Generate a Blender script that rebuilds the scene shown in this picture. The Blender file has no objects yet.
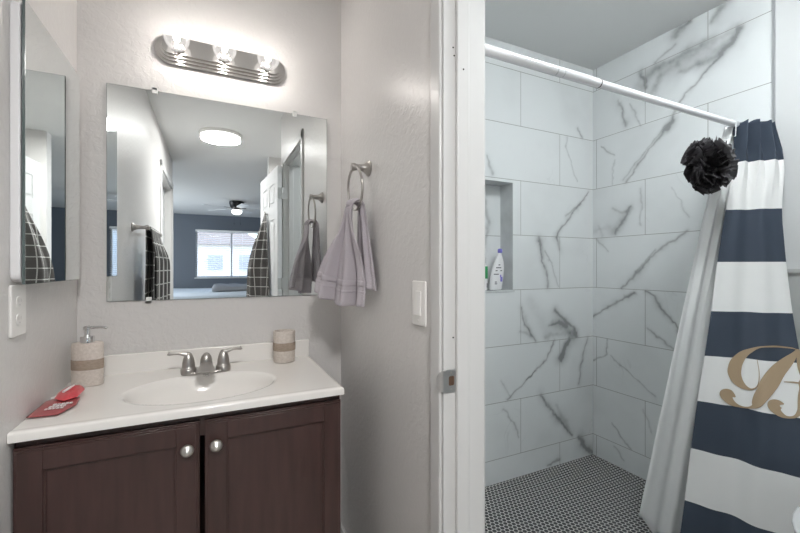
import bpy, bmesh, math, random
import numpy as np
from mathutils import Vector, Matrix
random.seed(7); np.random.seed(7)
PI = math.pi
SC = bpy.context.scene
COL = SC.collection

# ------------------------------------------------------------------ camera, world, lights, exposure
cam_d = bpy.data.cameras.new('camera'); cam = bpy.data.objects.new('camera', cam_d); COL.objects.link(cam)
cam.location = (0, 0, 1.2); cam.rotation_euler = (PI/2, 0, math.radians(-25.7))
cam_d.sensor_width = 36; cam_d.lens = 391/800*36; cam_d.clip_start = 0.01; cam_d.clip_end = 200
SC.camera = cam
SC.view_settings.view_transform = 'Standard'; SC.view_settings.look = 'None'
SC.view_settings.gamma = 1; SC.view_settings.use_curve_mapping = False
SC.view_settings.exposure = 0.0
world = bpy.data.worlds.new('sky'); SC.world = world; world.use_nodes = True
wn = world.node_tree; bg = wn.nodes['Background']
sky = wn.nodes.new('ShaderNodeTexSky'); sky.sky_type = 'NISHITA'; sky.sun_disc = False
sky.sun_elevation = math.radians(50); sky.sun_rotation = math.radians(40)
wn.links.new(sky.outputs[0], bg.inputs[0]); bg.inputs[1].default_value = 1.3
SC.cycles.max_bounces = 10; SC.cycles.diffuse_bounces = 6; SC.cycles.glossy_bounces = 7
SC.cycles.sample_clamp_indirect = 4.0
BULB = 300.0          # filament emission of the vanity bulbs
HALL_W = 40.0         # hall ceiling lamp
BATH_L = 68.0         # emission of the lamp of the toilet and shower room
BED_W = 120.0          # unseen fill light that brightens the bedroom
def area(name, loc, size, power, color=(1, 1, 1), rot=(0, 0, 0), sy=None):
    l = bpy.data.lights.new(name, 'AREA'); l.energy = power; l.color = color
    l.shape = 'RECTANGLE' if sy else 'DISK'; l.size = size
    if sy: l.size_y = sy
    o = bpy.data.objects.new(name, l); COL.objects.link(o); o.location = loc; o.rotation_euler = rot
    return o
area('hall_light', (.077, -.64, 2.385), .34, HALL_W, (1, .98, .96))
area('bedroom_fill', (-2.5, -4.6, 1.5), 2.2, BED_W, (.88, .94, 1.0), (0, -PI/2, 0), 1.5)  # added fill at the bedroom's left wall, which has no window

# ------------------------------------------------------------------ materials
def mat(name, color, rough=.5, metal=0.0, bump=None, spec=.5, coat=0.0, var=None, trans=0.0, emit=None, alpha=1):
    m = bpy.data.materials.new(name); m.use_nodes = True
    nt = m.node_tree; b = nt.nodes['Principled BSDF']
    b.inputs['Base Color'].default_value = (*color, 1); b.inputs['Roughness'].default_value = rough
    b.inputs['Metallic'].default_value = metal; b.inputs['Specular IOR Level'].default_value = spec
    b.inputs['Coat Weight'].default_value = coat; b.inputs['Transmission Weight'].default_value = trans
    b.inputs['Alpha'].default_value = alpha
    if emit:
        b.inputs['Emission Color'].default_value = (*emit[0], 1); b.inputs['Emission Strength'].default_value = emit[1]
    tc = nt.nodes.new('ShaderNodeTexCoord')
    if bump:      # (scale, strength, distance)
        n = nt.nodes.new('ShaderNodeTexNoise'); n.inputs['Scale'].default_value = bump[0]; n.inputs['Detail'].default_value = 3
        bp = nt.nodes.new('ShaderNodeBump'); bp.inputs['Strength'].default_value = bump[1]; bp.inputs['Distance'].default_value = bump[2]
        nt.links.new(tc.outputs['Object'], n.inputs['Vector']); nt.links.new(n.outputs['Fac'], bp.inputs['Height'])
        nt.links.new(bp.outputs[0], b.inputs['Normal'])
    if var:       # (scale, second colour, stretch)
        n = nt.nodes.new('ShaderNodeTexNoise'); n.inputs['Scale'].default_value = var[0]; n.inputs['Detail'].default_value = 5
        mp = nt.nodes.new('ShaderNodeMapping'); mp.inputs['Scale'].default_value = var[2]
        mx = nt.nodes.new('ShaderNodeMix'); mx.data_type = 'RGBA'
        mx.inputs['A'].default_value = (*color, 1); mx.inputs['B'].default_value = (*var[1], 1)
        cr = nt.nodes.new('ShaderNodeMapRange'); cr.inputs['From Min'].default_value = .35; cr.inputs['From Max'].default_value = .7
        nt.links.new(tc.outputs['Object'], mp.inputs[0]); nt.links.new(mp.outputs[0], n.inputs['Vector'])
        nt.links.new(n.outputs['Fac'], cr.inputs['Value']); nt.links.new(cr.outputs[0], mx.inputs['Factor'])
        nt.links.new(mx.outputs['Result'], b.inputs['Base Color'])
    return m
def wall_mat(name, color, rough=.30):
    """painted drywall with a trowelled knockdown texture"""
    m = mat(name, color, rough)
    nt = m.node_tree; b = nt.nodes['Principled BSDF']; tc = nt.nodes.new('ShaderNodeTexCoord')
    n1 = nt.nodes.new('ShaderNodeTexNoise'); n1.inputs['Scale'].default_value = 46; n1.inputs['Detail'].default_value = 2.5
    n1.inputs['Distortion'].default_value = .6
    r = nt.nodes.new('ShaderNodeMapRange'); r.inputs['From Min'].default_value = .44; r.inputs['From Max'].default_value = .60
    n2 = nt.nodes.new('ShaderNodeTexNoise'); n2.inputs['Scale'].default_value = 150
    ad = nt.nodes.new('ShaderNodeMath'); ad.operation = 'MULTIPLY_ADD'; ad.inputs[1].default_value = .25
    bp = nt.nodes.new('ShaderNodeBump'); bp.inputs['Strength'].default_value = .36; bp.inputs['Distance'].default_value = .0013
    for n in (n1, n2): nt.links.new(tc.outputs['Object'], n.inputs['Vector'])
    nt.links.new(n1.outputs['Fac'], r.inputs['Value']); nt.links.new(n2.outputs['Fac'], ad.inputs[0])
    nt.links.new(r.outputs[0], ad.inputs[2]); nt.links.new(ad.outputs[0], bp.inputs['Height'])
    nt.links.new(bp.outputs[0], b.inputs['Normal'])
    return m
M = {}
M['wall'] = wall_mat('grey wall paint', (.66, .645, .635))
M['blue_wall'] = wall_mat('slate blue wall paint', (.125, .145, .175), .5)
M['ceiling'] = mat('ceiling paint', (.78, .785, .78), .6, bump=(40, .12, .001))
M['bath_paint'] = mat('white satin paint', (.66, .67, .67), .4, bump=(60, .2, .001))
M['trim'] = mat('white trim paint', (.60, .60, .595), .28, bump=(9, .15, .001))
M['door'] = mat('white door paint', (.82, .83, .84), .32)
M['mirror'] = mat('mirror silver', (.88, .91, .905), .0, 1.0)
M['mirror_edge'] = mat('glass edge', (.10, .13, .13), .15)
M['cab_white'] = mat('white enamel', (.82, .82, .84), .3)
M['plastic'] = mat('white plastic', (.85, .84, .82), .3)
M['clip'] = mat('clear plastic clip', (.80, .81, .80), .2)
M['chrome'] = mat('chrome', (.80, .80, .80), .08, 1.0)
M['nickel'] = mat('brushed nickel', (.46, .44, .42), .30, 1.0, bump=(200, .1, .0005))
M['knob'] = mat('satin nickel knob', (.72, .70, .66), .32, 1.0)
M['bar_metal'] = mat('polished fixture metal', (.72, .70, .68), .16, 1.0)
M['steel'] = mat('galvanised steel', (.60, .60, .60), .32, 1.0)
M['dark'] = mat('dark recess', (.012, .01, .009), .8)
M['latch_hole'] = mat('raw wood in latch hole', (.09, .05, .03), .8)
M['wood'] = mat('espresso stained wood', (.060, .029, .026), .36, coat=.15, var=(6, (.042, .021, .018), (8, 8, .8)))
M['marble_top'] = mat('cultured marble', (.84, .82, .79), .16, coat=.4, spec=.5)
M['stone'] = mat('beige stone', (.56, .50, .45), .6, bump=(260, .5, .001), var=(140, (.66, .60, .55), (1, 1, 1)))
M['band'] = mat('brown woven band', (.30, .235, .185), .7, bump=(300, .5, .001), var=(90, (.38, .31, .25), (1, 1, 4)))
M['rod'] = mat('white enamelled rod', (.88, .88, .90), .2, coat=.3)
M['dark_ring'] = mat('dark rubber ring', (.05, .05, .055), .5)
M['liner'] = mat('white vinyl liner', (.86, .87, .87), .38, bump=(14, .3, .004))
M['porcelain'] = mat('white porcelain', (.86, .87, .88), .1, coat=.5)
M['loofah'] = mat('black mesh netting', (.06, .056, .06), .38)
M['red'] = mat('red sachet foil', (.60, .06, .075), .28, coat=.4)
M['red_dark'] = mat('dull red film', (.36, .075, .08), .3, coat=.3)
M['white_print'] = mat('white print', (.80, .76, .76), .4)
M['blue_print'] = mat('blue print', (.12, .22, .55), .4)
M['purple'] = mat('purple plastic', (.19, .17, .55), .35)
M['green'] = mat('green label', (.02, .26, .08), .4)
M['ink'] = mat('dark ink', (.06, .06, .08), .5)
M['bottle'] = mat('white bottle plastic', (.80, .80, .81), .25, coat=.3)
M['vinyl_floor'] = mat('grey plank floor', (.42, .39, .35), .4, var=(4, (.33, .30, .27), (1, 8, 1)))
M['carpet'] = mat('beige carpet', (.42, .38, .34), .95, bump=(300, .8, .004))
M['black'] = mat('black plastic', (.012, .012, .013), .4)
M['blade'] = mat('pale fan blade', (.80, .82, .84), .5)
M['blind'] = mat('white blind slat', (.80, .80, .80), .5)
M['bedding'] = mat('pale blue bedding', (.62, .68, .75), .8, bump=(8, .4, .02))
M['blanket'] = mat('grey blanket', (.25, .26, .28), .9, bump=(12, .6, .02))
M['lamp'] = mat('lit lamp lens', (.9, .9, .9), .5, emit=((1, .99, .97), 9))
M['lamp2'] = mat('lit bath lamp lens', (.9, .9, .9), .5, emit=((.94, .985, 1.0), BATH_L))
M['fanlamp'] = mat('lit fan lamp', (.9, .9, .9), .5, emit=((1, .96, .9), 4))
M['filament'] = mat('lit filament', (1, 1, 1), .5, emit=((1, .94, .885), BULB))
M['stucco'] = mat('pale stucco', (.62, .60, .57), .9)
M['tile_roof'] = mat('brown roof', (.30, .26, .24), .9)
M['grey_glass'] = mat('hazy window glass', (.30, .31, .33), .3)
M['gold'] = mat('tan satin applique', (.36, .262, .165), .5)
M['metal_trim'] = mat('aluminium tile edge', (.62, .63, .64), .3, .8)

def mth(nt, op, a, b=None, c=None):
    n = nt.nodes.new('ShaderNodeMath'); n.operation = op
    for i, v in enumerate((a, b, c)):
        if v is None: continue
        if isinstance(v, (int, float)): n.inputs[i].default_value = v
        else: nt.links.new(v, n.inputs[i])
    return n.outputs[0]

def glass_bulb(glow=0.0, k=1.0):
    m = bpy.data.materials.new('clear bulb glass'); m.use_nodes = True; nt = m.node_tree
    nt.nodes.remove(nt.nodes['Principled BSDF'])
    t = nt.nodes.new('ShaderNodeBsdfTransparent'); g = nt.nodes.new('ShaderNodeBsdfGlossy'); g.inputs['Roughness'].default_value = .02
    t.inputs[0].default_value = (.93, .93, .93, 1)
    fr = nt.nodes.new('ShaderNodeFresnel'); fr.inputs[0].default_value = 1.35
    mx = nt.nodes.new('ShaderNodeMixShader')
    nt.links.new(mth(nt, 'MULTIPLY', fr.outputs[0], k), mx.inputs[0]); nt.links.new(t.outputs[0], mx.inputs[1]); nt.links.new(g.outputs[0], mx.inputs[2])
    em = nt.nodes.new('ShaderNodeEmission'); em.inputs[0].default_value = (1, .97, .94, 1); em.inputs[1].default_value = glow
    ad = nt.nodes.new('ShaderNodeAddShader'); nt.links.new(mx.outputs[0], ad.inputs[0]); nt.links.new(em.outputs[0], ad.inputs[1])
    nt.links.new(ad.outputs[0] if glow else mx.outputs[0], nt.nodes['Material Output'].inputs[0]); return m
M['bulb'] = glass_bulb(.22, .5)
M['pane'] = glass_bulb(); M['pane'].name = 'window glass'

def tile_mat():
    """polished marble-look tile: veins come with the surface's own colour layer, the grout grid from a brick pattern on the UVs"""
    m = mat('marble tile', (.7, .72, .72), .13, coat=.3); nt = m.node_tree; b = nt.nodes['Principled BSDF']
    at = nt.nodes.new('ShaderNodeAttribute'); at.attribute_name = 'vein'
    uv = nt.nodes.new('ShaderNodeUVMap'); uv.uv_map = 'uv'
    br = nt.nodes.new('ShaderNodeTexBrick'); br.offset = .5; br.offset_frequency = 2; br.squash = 1
    br.inputs['Scale'].default_value = 1; br.inputs['Mortar Size'].default_value = .0017; br.inputs['Mortar Smooth'].default_value = .3
    br.inputs['Brick Width'].default_value = .61; br.inputs['Row Height'].default_value = .308
    nt.links.new(uv.outputs[0], br.inputs['Vector'])
    mx = nt.nodes.new('ShaderNodeMix'); mx.data_type = 'RGBA'
    mx.inputs['B'].default_value = (.30, .30, .29, 1)
    nt.links.new(at.outputs['Color'], mx.inputs['A']); nt.links.new(br.outputs['Fac'], mx.inputs['Factor'])
    nt.links.new(mx.outputs['Result'], b.inputs['Base Color'])
    r = mth(nt, 'MULTIPLY_ADD', br.outputs['Fac'], .5, .13); nt.links.new(r, b.inputs['Roughness'])
    bp = nt.nodes.new('ShaderNodeBump'); bp.inputs['Distance'].default_value = .0015; bp.inputs['Strength'].default_value = .5; bp.invert = True
    nt.links.new(br.outputs['Fac'], bp.inputs['Height']); nt.links.new(bp.outputs[0], b.inputs['Normal'])
    return m
M['tile'] = tile_mat()

def penny_mat():
    m = mat('penny tile', (.05, .05, .055), .28); nt = m.node_tree; b = nt.nodes['Principled BSDF']
    tc = nt.nodes.new('ShaderNodeTexCoord'); sp = nt.nodes.new('ShaderNodeSeparateXYZ'); nt.links.new(tc.outputs['Object'], sp.inputs[0])
    a = .0225; h = a*math.sqrt(3)
    x = mth(nt, 'DIVIDE', sp.outputs[0], a); y = mth(nt, 'DIVIDE', sp.outputs[1], h)
    def d(ox):
        fx = mth(nt, 'SUBTRACT', mth(nt, 'FRACT', mth(nt, 'ADD', x, ox)), .5)
        fy = mth(nt, 'MULTIPLY', mth(nt, 'SUBTRACT', mth(nt, 'FRACT', mth(nt, 'ADD', y, ox)), .5), math.sqrt(3))
        return mth(nt, 'SQRT', mth(nt, 'ADD', mth(nt, 'MULTIPLY', fx, fx), mth(nt, 'MULTIPLY', fy, fy)))
    dist = mth(nt, 'MINIMUM', d(0), d(.5))
    mr = nt.nodes.new('ShaderNodeMapRange'); mr.inputs['From Min'].default_value = .415; mr.inputs['From Max'].default_value = .465
    nt.links.new(dist, mr.inputs['Value'])
    mx = nt.nodes.new('ShaderNodeMix'); mx.data_type = 'RGBA'
    mx.inputs['A'].default_value = (.055, .055, .058, 1); mx.inputs['B'].default_value = (.60, .60, .59, 1)
    nt.links.new(mr.outputs[0], mx.inputs['Factor']); nt.links.new(mx.outputs['Result'], b.inputs['Base Color'])
    nt.links.new(mth(nt, 'MULTIPLY_ADD', mr.outputs[0], .5, .25), b.inputs['Roughness'])
    bp = nt.nodes.new('ShaderNodeBump'); bp.invert = True; bp.inputs['Distance'].default_value = .001
    nt.links.new(mr.outputs[0], bp.inputs['Height']); nt.links.new(bp.outputs[0], b.inputs['Normal'])
    return m
M['penny'] = penny_mat()

def curtain_mat():
    """navy and white bands by height on the cloth (UV v = height in metres)"""
    m = mat('striped curtain cloth', (.8, .8, .8), .75, bump=(700, .15, .0005)); nt = m.node_tree; b = nt.nodes['Principled BSDF']
    uv = nt.nodes.new('ShaderNodeUVMap'); uv.uv_map = 'uv'; sp = nt.nodes.new('ShaderNodeSeparateXYZ'); nt.links.new(uv.outputs[0], sp.inputs[0])
    cr = nt.nodes.new('ShaderNodeValToRGB'); cr.color_ramp.interpolation = 'CONSTANT'
    navy = (.030, .043, .066, 1); white = (.79, .79, .78, 1)
    stops = [0, .265, .466, .651, .835, 1.012, 1.217, 1.432, 1.637]
    els = cr.color_ramp.elements
    els[0].position = 0; els[0].color = navy
    els[1].position = stops[1]/2; els[1].color = white
    for i, s in enumerate(stops[2:]):
        e = els.new(s/2); e.color = navy if i % 2 == 0 else white
    nt.links.new(mth(nt, 'DIVIDE', sp.outputs[1], 2), cr.inputs[0])
    nt.links.new(cr.outputs[0], b.inputs['Base Color'])
    # a little light comes through the cloth
    return m
M['curtain'] = curtain_mat()

def check_mat():
    """dark grey terry with a white windowpane check (UV in metres)"""
    m = mat('checked towel', (.1, .1, .1), .95, bump=(420, .8, .002)); nt = m.node_tree; b = nt.nodes['Principled BSDF']
    uv = nt.nodes.new('ShaderNodeUVMap'); uv.uv_map = 'uv'; sp = nt.nodes.new('ShaderNodeSeparateXYZ'); nt.links.new(uv.outputs[0], sp.inputs[0])
    def line(o):
        f = mth(nt, 'FRACT', mth(nt, 'DIVIDE', o, .085)); return mth(nt, 'LESS_THAN', f, .085)
    l = mth(nt, 'MAXIMUM', line(sp.outputs[0]), line(sp.outputs[1]))
    mx = nt.nodes.new('ShaderNodeMix'); mx.data_type = 'RGBA'
    mx.inputs['A'].default_value = (.105, .10, .098, 1); mx.inputs['B'].default_value = (.62, .62, .60, 1)
    nt.links.new(l, mx.inputs['Factor']); nt.links.new(mx.outputs['Result'], b.inputs['Base Color'])
    return m
M['check'] = check_mat()
M['terry'] = mat('lavender grey terry', (.47, .435, .47), .95, bump=(380, 1.0, .003))

# ------------------------------------------------------------------ mesh helpers
def box(bm, x0, x1, y0, y1, z0, z1, mtx=None):
    vs = [bm.verts.new((x, y, z)) for x in (x0, x1) for y in (y0, y1) for z in (z0, z1)]
    for f in ((0, 1, 3, 2), (4, 6, 7, 5), (0, 4, 5, 1), (2, 3, 7, 6), (0, 2, 6, 4), (1, 5, 7, 3)):
        bm.faces.new([vs[i] for i in f])
    if mtx is not None:
        for v in vs: v.co = mtx @ v.co
    return vs
def lathe(bm, prof, c=(0, 0, 0), axis='z', n=32, sx=1, sy=1, mtx=None):
    """prof: list of (radius, height); revolved around the axis"""
    rings = []
    for r, h in prof:
        ring = []
        for i in range(n):
            a = 2*PI*i/n; u, v = r*math.cos(a)*sx, r*math.sin(a)*sy
            p = {'z': (u, v, h), 'x': (h, u, v), 'y': (u, h, v)}[axis]
            p = Vector(p)
            if mtx is not None: p = mtx @ p
            ring.append(bm.verts.new(p + Vector(c)))
        rings.append(ring)
    for a, b in zip(rings, rings[1:]):
        for i in range(n): bm.faces.new((a[i], a[(i+1) % n], b[(i+1) % n], b[i]))
    for ring in (rings[0], rings[-1]):
        try: bm.faces.new(ring)
        except ValueError: pass
def tube(bm, pts, r, n=12, closed=False, cap=True):
    pts = [Vector(p) for p in pts]; N = len(pts)
    rr = r if isinstance(r, (list, tuple)) else [r]*N
    rings = []; prev = None
    for i, p in enumerate(pts):
        a = pts[(i-1) % N] if (i > 0 or closed) else p; b = pts[(i+1) % N] if (i < N-1 or closed) else p
        t = (b-a).normalized()
        if prev is None:
            up = Vector((0, 0, 1)) if abs(t.z) < .9 else Vector((1, 0, 0)); u = t.cross(up).normalized()
        else: u = (prev - t*prev.dot(t)).normalized()
        prev = u; w = t.cross(u)
        rings.append([bm.verts.new(p + (u*math.cos(2*PI*k/n) + w*math.sin(2*PI*k/n))*rr[i]) for k in range(n)])
    m = N if closed else N-1
    for i in range(m):
        a, b = rings[i], rings[(i+1) % N]
        for k in range(n): bm.faces.new((a[k], a[(k+1) % n], b[(k+1) % n], b[k]))
    if cap and not closed:
        bm.faces.new(rings[0]); bm.faces.new(rings[-1])
def prism(bm, poly, z0, z1, mtx=None):
    """poly in xy extruded along z"""
    a = [bm.verts.new((x, y, z0)) for x, y in poly]; b = [bm.verts.new((x, y, z1)) for x, y in poly]; n = len(poly)
    bm.faces.new(a); bm.faces.new(b)
    for i in range(n): bm.faces.new((a[i], a[(i+1) % n], b[(i+1) % n], b[i]))
    if mtx is not None:
        for v in a+b: v.co = mtx @ v.co
def rrect(w, h, r, n=5):
    out = []
    for cx, cy, a0 in ((w/2-r, h/2-r, 0), (-w/2+r, h/2-r, 90), (-w/2+r, -h/2+r, 180), (w/2-r, -h/2+r, 270)):
        for k in range(n+1):
            a = math.radians(a0+90*k/n); out.append((cx+r*math.cos(a), cy+r*math.sin(a)))
    return out
def obj(name, bm, m, parent=None, bevel=0, smooth=False, segs=2, label=None, sub=0, kind=None):
    bmesh.ops.recalc_face_normals(bm, faces=bm.faces)
    me = bpy.data.meshes.new(name); bm.to_mesh(me); bm.free(); me.materials.append(M[m] if isinstance(m, str) else m)
    o = bpy.data.objects.new(name, me); COL.objects.link(o)
    if bevel:
        b = o.modifiers.new('bevel', 'BEVEL'); b.width = bevel; b.segments = segs; b.limit_method = 'ANGLE'; b.angle_limit = .6
        smooth = True
    if sub:
        s = o.modifiers.new('sub', 'SUBSURF'); s.levels = s.render_levels = sub
    if smooth:
        me.polygons.foreach_set('use_smooth', [True]*len(me.polygons))
        if smooth != 'full': me.set_sharp_from_angle(angle=math.radians(40))
    if parent is not None:
        o.parent = parent; o.matrix_parent_inverse = parent.matrix_world.inverted() if False else Matrix.Translation(-Vector(parent.location)) if parent.type == 'EMPTY' else Matrix.Identity(4)
    if label: o['label'] = label
    if kind: o['kind'] = kind
    return o
def thing(name, loc, label, cat, group=None):
    o = bpy.data.objects.new(name, None); COL.objects.link(o); o.location = loc; o.empty_display_size = .05
    o['label'] = label; o['category'] = cat
    if group: o['group'] = group
    return o
def tag(o, label, cat, group=None):
    o['label'] = label; o['category'] = cat
    if group: o['group'] = group
    return o
def struct(name, bm, m, parent=None, **k): return obj(name, bm, m, parent, kind='structure' if parent is None else None, **k)
def B(*boxes):
    bm = bmesh.new()
    for b in boxes: box(bm, *b)
    return bm
def smooth01(t): t = max(0, min(1, t)); return t*t*(3-2*t)
def lerp(a, b, t): return a+(b-a)*t

# ================================================================== THE SETTING
H = 2.44; D = 1.697; XL = -.419; XR = .523; XB = .648; XS = 2.17     # ceiling, vanity wall, left wall, partition faces, shower right wall
Y0, Y1, DH = .154, .835, 2.015                                       # doorway in the partition
LD0, LD1, DH2 = -1.84, -.76, 2.10                                               # doorway in the left wall
struct('wall_back', B((XL-.12, XR+.06, D, D+.12, 0, H)), 'wall')
struct('wall_left', B((XL-.12, XL, LD1, D, 0, H), (XL-.12, XL, LD0, LD1, DH2, H), (XL-.12, XL, -1.95, LD0, 0, H)), 'wall')
struct('wall_right', B((XR, XB, Y1+.018, D+.0, 0, H), (XR, XB, Y0-.018, Y1+.018, DH+.018, H), (XR, XB, .00, Y0-.018, 0, H)), 'wall')
struct('wall_bath_front', B((XB, XS+.12, -.03, .09, 0, H)), 'bath_paint')
struct('wall_bath_right', B((XS+.008, XS+.12, .09, D+.12, 0, H)), 'bath_paint')
struct('wall_alcove', B((.58, 1.72, -1.37, -1.25, 0, H)), 'wall')
struct('wall_alcove_side', B((1.60, 1.72, -1.25, -.03, 0, H)), 'wall')
struct('wall_bedroom_far', B((-2.72, -.34, -7.22, -7.10, 0, H), (1.22, 3.12, -7.22, -7.10, 0, H), (-.34, 1.22, -7.22, -7.10, 0, .94), (-.34, 1.22, -7.22, -7.10, 2.06, H)), 'blue_wall')
struct('wall_bedroom_left', B((-2.72, -2.60, -7.10, -1.95, 0, H)), 'blue_wall')
struct('wall_bedroom_right', B((3.0, 3.12, -7.10, -1.37, 0, H)), 'blue_wall')
struct('wall_bedroom_near_left', B((-2.72, XL-.12, -1.95, -1.83, 0, H)), 'blue_wall')
struct('wall_bedroom_near_right', B((1.72, 3.12, -1.37, -1.25, 0, H)), 'blue_wall')
struct('ceiling', B((-2.72, 3.12, -7.22, D+.12, H, H+.1)), 'ceiling')
struct('floor', B((-2.72, 3.12, -7.22, D+.12, -.1, 0.0)), 'vinyl_floor')
struct('floor_bedroom', B((-2.60, 3.0, -7.10, -1.97, 0.0, .012)), 'carpet')

struct('floor_bathroom', B((XB, XS+.008, .09, .86, 0, .004)), mat('pale grey floor tile', (.58, .58, .57), .35))  # unseen floor, made pale to bounce light into the shower
# shower floor: penny tile falling slightly from the corner towards a drain
bm = bmesh.new(); n = 12; grid = []
for i in range(n+1):
    row = []
    for j in range(n+1):
        x = XB+(XS-XB)*i/n; y = .95+(D-.95)*j/n
        d = min(1, math.hypot((x-1.40)/.75, (y-1.28)/.42)); row.append(bm.verts.new((x, y, .004+.010*d)))
    grid.append(row)
for i in range(n):
    for j in range(n): bm.faces.new((grid[i][j], grid[i+1][j], grid[i+1][j+1], grid[i][j+1]))
struct('floor_shower', bm, 'penny', smooth='full')
struct('trim_shower_curb', B((XB+.001, XS-.001, .865, .95, 0, .07)), 'bath_paint', bevel=.006)

# baseboards
bb = lambda name, *b: struct(name, B(*b), 'trim', bevel=.003)
bb('baseboard_right', (XR-.012, XR, Y1+.062, D, 0, .055))
bb('baseboard_back', (.39, XR-.012, D-.012, D, 0, .055))
bb('baseboard_left', (XL, XL+.012, LD1+.06, 1.17, 0, .055))
bb('baseboard_bath_right', (XS-.004, XS+.008, .10, .83, 0, .08))

# ---- marble tile walls: real colour layer with veins, one numpy field per wall
def vnoise(x, y, seed):
    r = np.random.RandomState(seed); T = r.rand(256, 256)
    xi = np.floor(x).astype(int); yi = np.floor(y).astype(int); fx = x-xi; fy = y-yi
    fx = fx*fx*(3-2*fx); fy = fy*fy*(3-2*fy); g = lambda a, b: T[a % 256, b % 256]
    return (g(xi, yi)*(1-fx)+g(xi+1, yi)*fx)*(1-fy)+(g(xi, yi+1)*(1-fx)+g(xi+1, yi+1)*fx)*fy
def fbm(x, y, seed, o=4):
    s = 0; a = .5
    for k in range(o): s = s+a*vnoise(x*2**k+17*k, y*2**k+31*k, seed+k); a *= .5
    return s
def vein_field(U, Z, u_of, veins, seed):
    """colour (linear) of the tile at wall position U (along), Z (height)"""
    row = np.floor((Z-.145+.308)/.308).astype(int)
    uu = u_of(U)+np.where(row % 2 == 0, .305, 0.0); colm = np.floor(uu/.61).astype(int)
    h = (row*73+colm*191+seed*57) % 997
    ox = h*1.37 % 61; oz = h*2.11 % 67
    ang = .5+(h % 7)*.12                                    # each tile's veins run its own slant
    xr = U*np.cos(ang)+Z*np.sin(ang); zr = -U*np.sin(ang)+Z*np.cos(ang)
    w = fbm(xr*3+ox, zr*3+oz, seed)
    a = np.abs(fbm(xr*1.7+ox+w*1.3, zr*5.0+oz+w*2.2, seed+9, 5)-.47)
    mask = np.clip((fbm(U*2.2+oz, Z*2.2+ox, seed+20)-.53)*6, 0, 1)
    thin = np.exp(-(a/.0055)**2)*.13*mask
    cloud = np.clip((fbm(U*4+ox, Z*4+oz, seed+31)-.5)*2.0, 0, 1)*.16
    v = thin+cloud
    wob = (fbm(U*26, Z*26, seed+40, 3)-.44)*.028; wob2 = (fbm(U*26+50, Z*26+9, seed+44, 3)-.44)*.028
    px, pz = U+wob, Z+wob2
    tex = .5+1.0*fbm(U*55, Z*55, seed+60, 3)
    for pts, wd, s in veins:
        best = np.full(U.shape, 9.0)
        for (ax, az), (bx, bz) in zip(pts, pts[1:]):
            L = (bx-ax)**2+(bz-az)**2+1e-9
            t = np.clip(((px-ax)*(bx-ax)+(pz-az)*(bz-az))/L, 0, 1)
            best = np.minimum(best, np.hypot(px-ax-t*(bx-ax), pz-az-t*(bz-az)))
        wv = wd*(.55+.9*vnoise(U*14+3, Z*14+5, seed+70))
        v = v+.8*s*np.exp(-(best/np.maximum(wv, .0034))**2)*np.clip(tex, 0, 1.2)+.32*s*np.exp(-(best/(wv*3.2))**2)
    v = np.clip(v, 0, .85)
    base = np.array([.79, .815, .82]); dark = np.array([.19, .195, .20])
    return base[None, :]*(1-v[:, None])+dark[None, :]*v[:, None]
VEINS_BACK = [([(1.577,0.968),(1.606,0.864),(1.69,0.772)],0.0058,0.6),([(1.841,0.938),(1.915,0.883),(2.0,0.826),(2.023,0.775)],0.0101,0.7),([(1.792,0.852),(1.873,0.865),(1.932,0.837)],0.0072,0.5),([(1.76,0.79),(1.849,0.801),(1.966,0.792)],0.0116,0.3),([(1.841,0.76),(1.766,0.654),(1.621,0.555)],0.0038,0.6),([(1.682,0.599),(1.58,0.52),(1.475,0.462)],0.0035,0.6),([(1.957,0.762),(1.923,0.704),(1.887,0.642)],0.0101,0.75),([(2.115,0.75),(2.062,0.593),(2.04,0.472)],0.0052,0.5),([(1.729,0.454),(1.808,0.354),(1.886,0.27),(1.979,0.168)],0.0075,0.7),([(2.044,0.144),(2.115,0.061),(2.174,0.011)],0.013,0.7),([(1.454,0.41),(1.518,0.333),(1.562,0.229)],0.0032,0.5),([(1.873,0.044),(1.784,0.028)],0.0058,0.6),([(2.131,1.667),(2.079,1.61),(1.983,1.524),(1.903,1.441),(1.849,1.381)],0.0049,0.7),([(2.053,1.59),(1.932,1.509)],0.0029,0.4),([(1.713,1.371),(1.729,1.27),(1.773,1.147),(1.788,1.076)],0.007,0.55),([(1.849,1.375),(1.879,1.298)],0.0075,0.55),([(1.752,1.29),(1.824,1.202),(1.865,1.08)],0.0026,0.4),([(1.341,1.799),(1.378,1.7)],0.0058,0.45),([(1.94,1.988),(1.932,1.917),(2.031,1.724)],0.0026,0.35),([(2.031,2.046),(2.07,2.007)],0.0041,0.6),([(1.569,0.838),(1.644,0.804)],0.0087,0.3),([(1.426,0.574),(1.497,0.481)],0.0029,0.3)]
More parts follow.
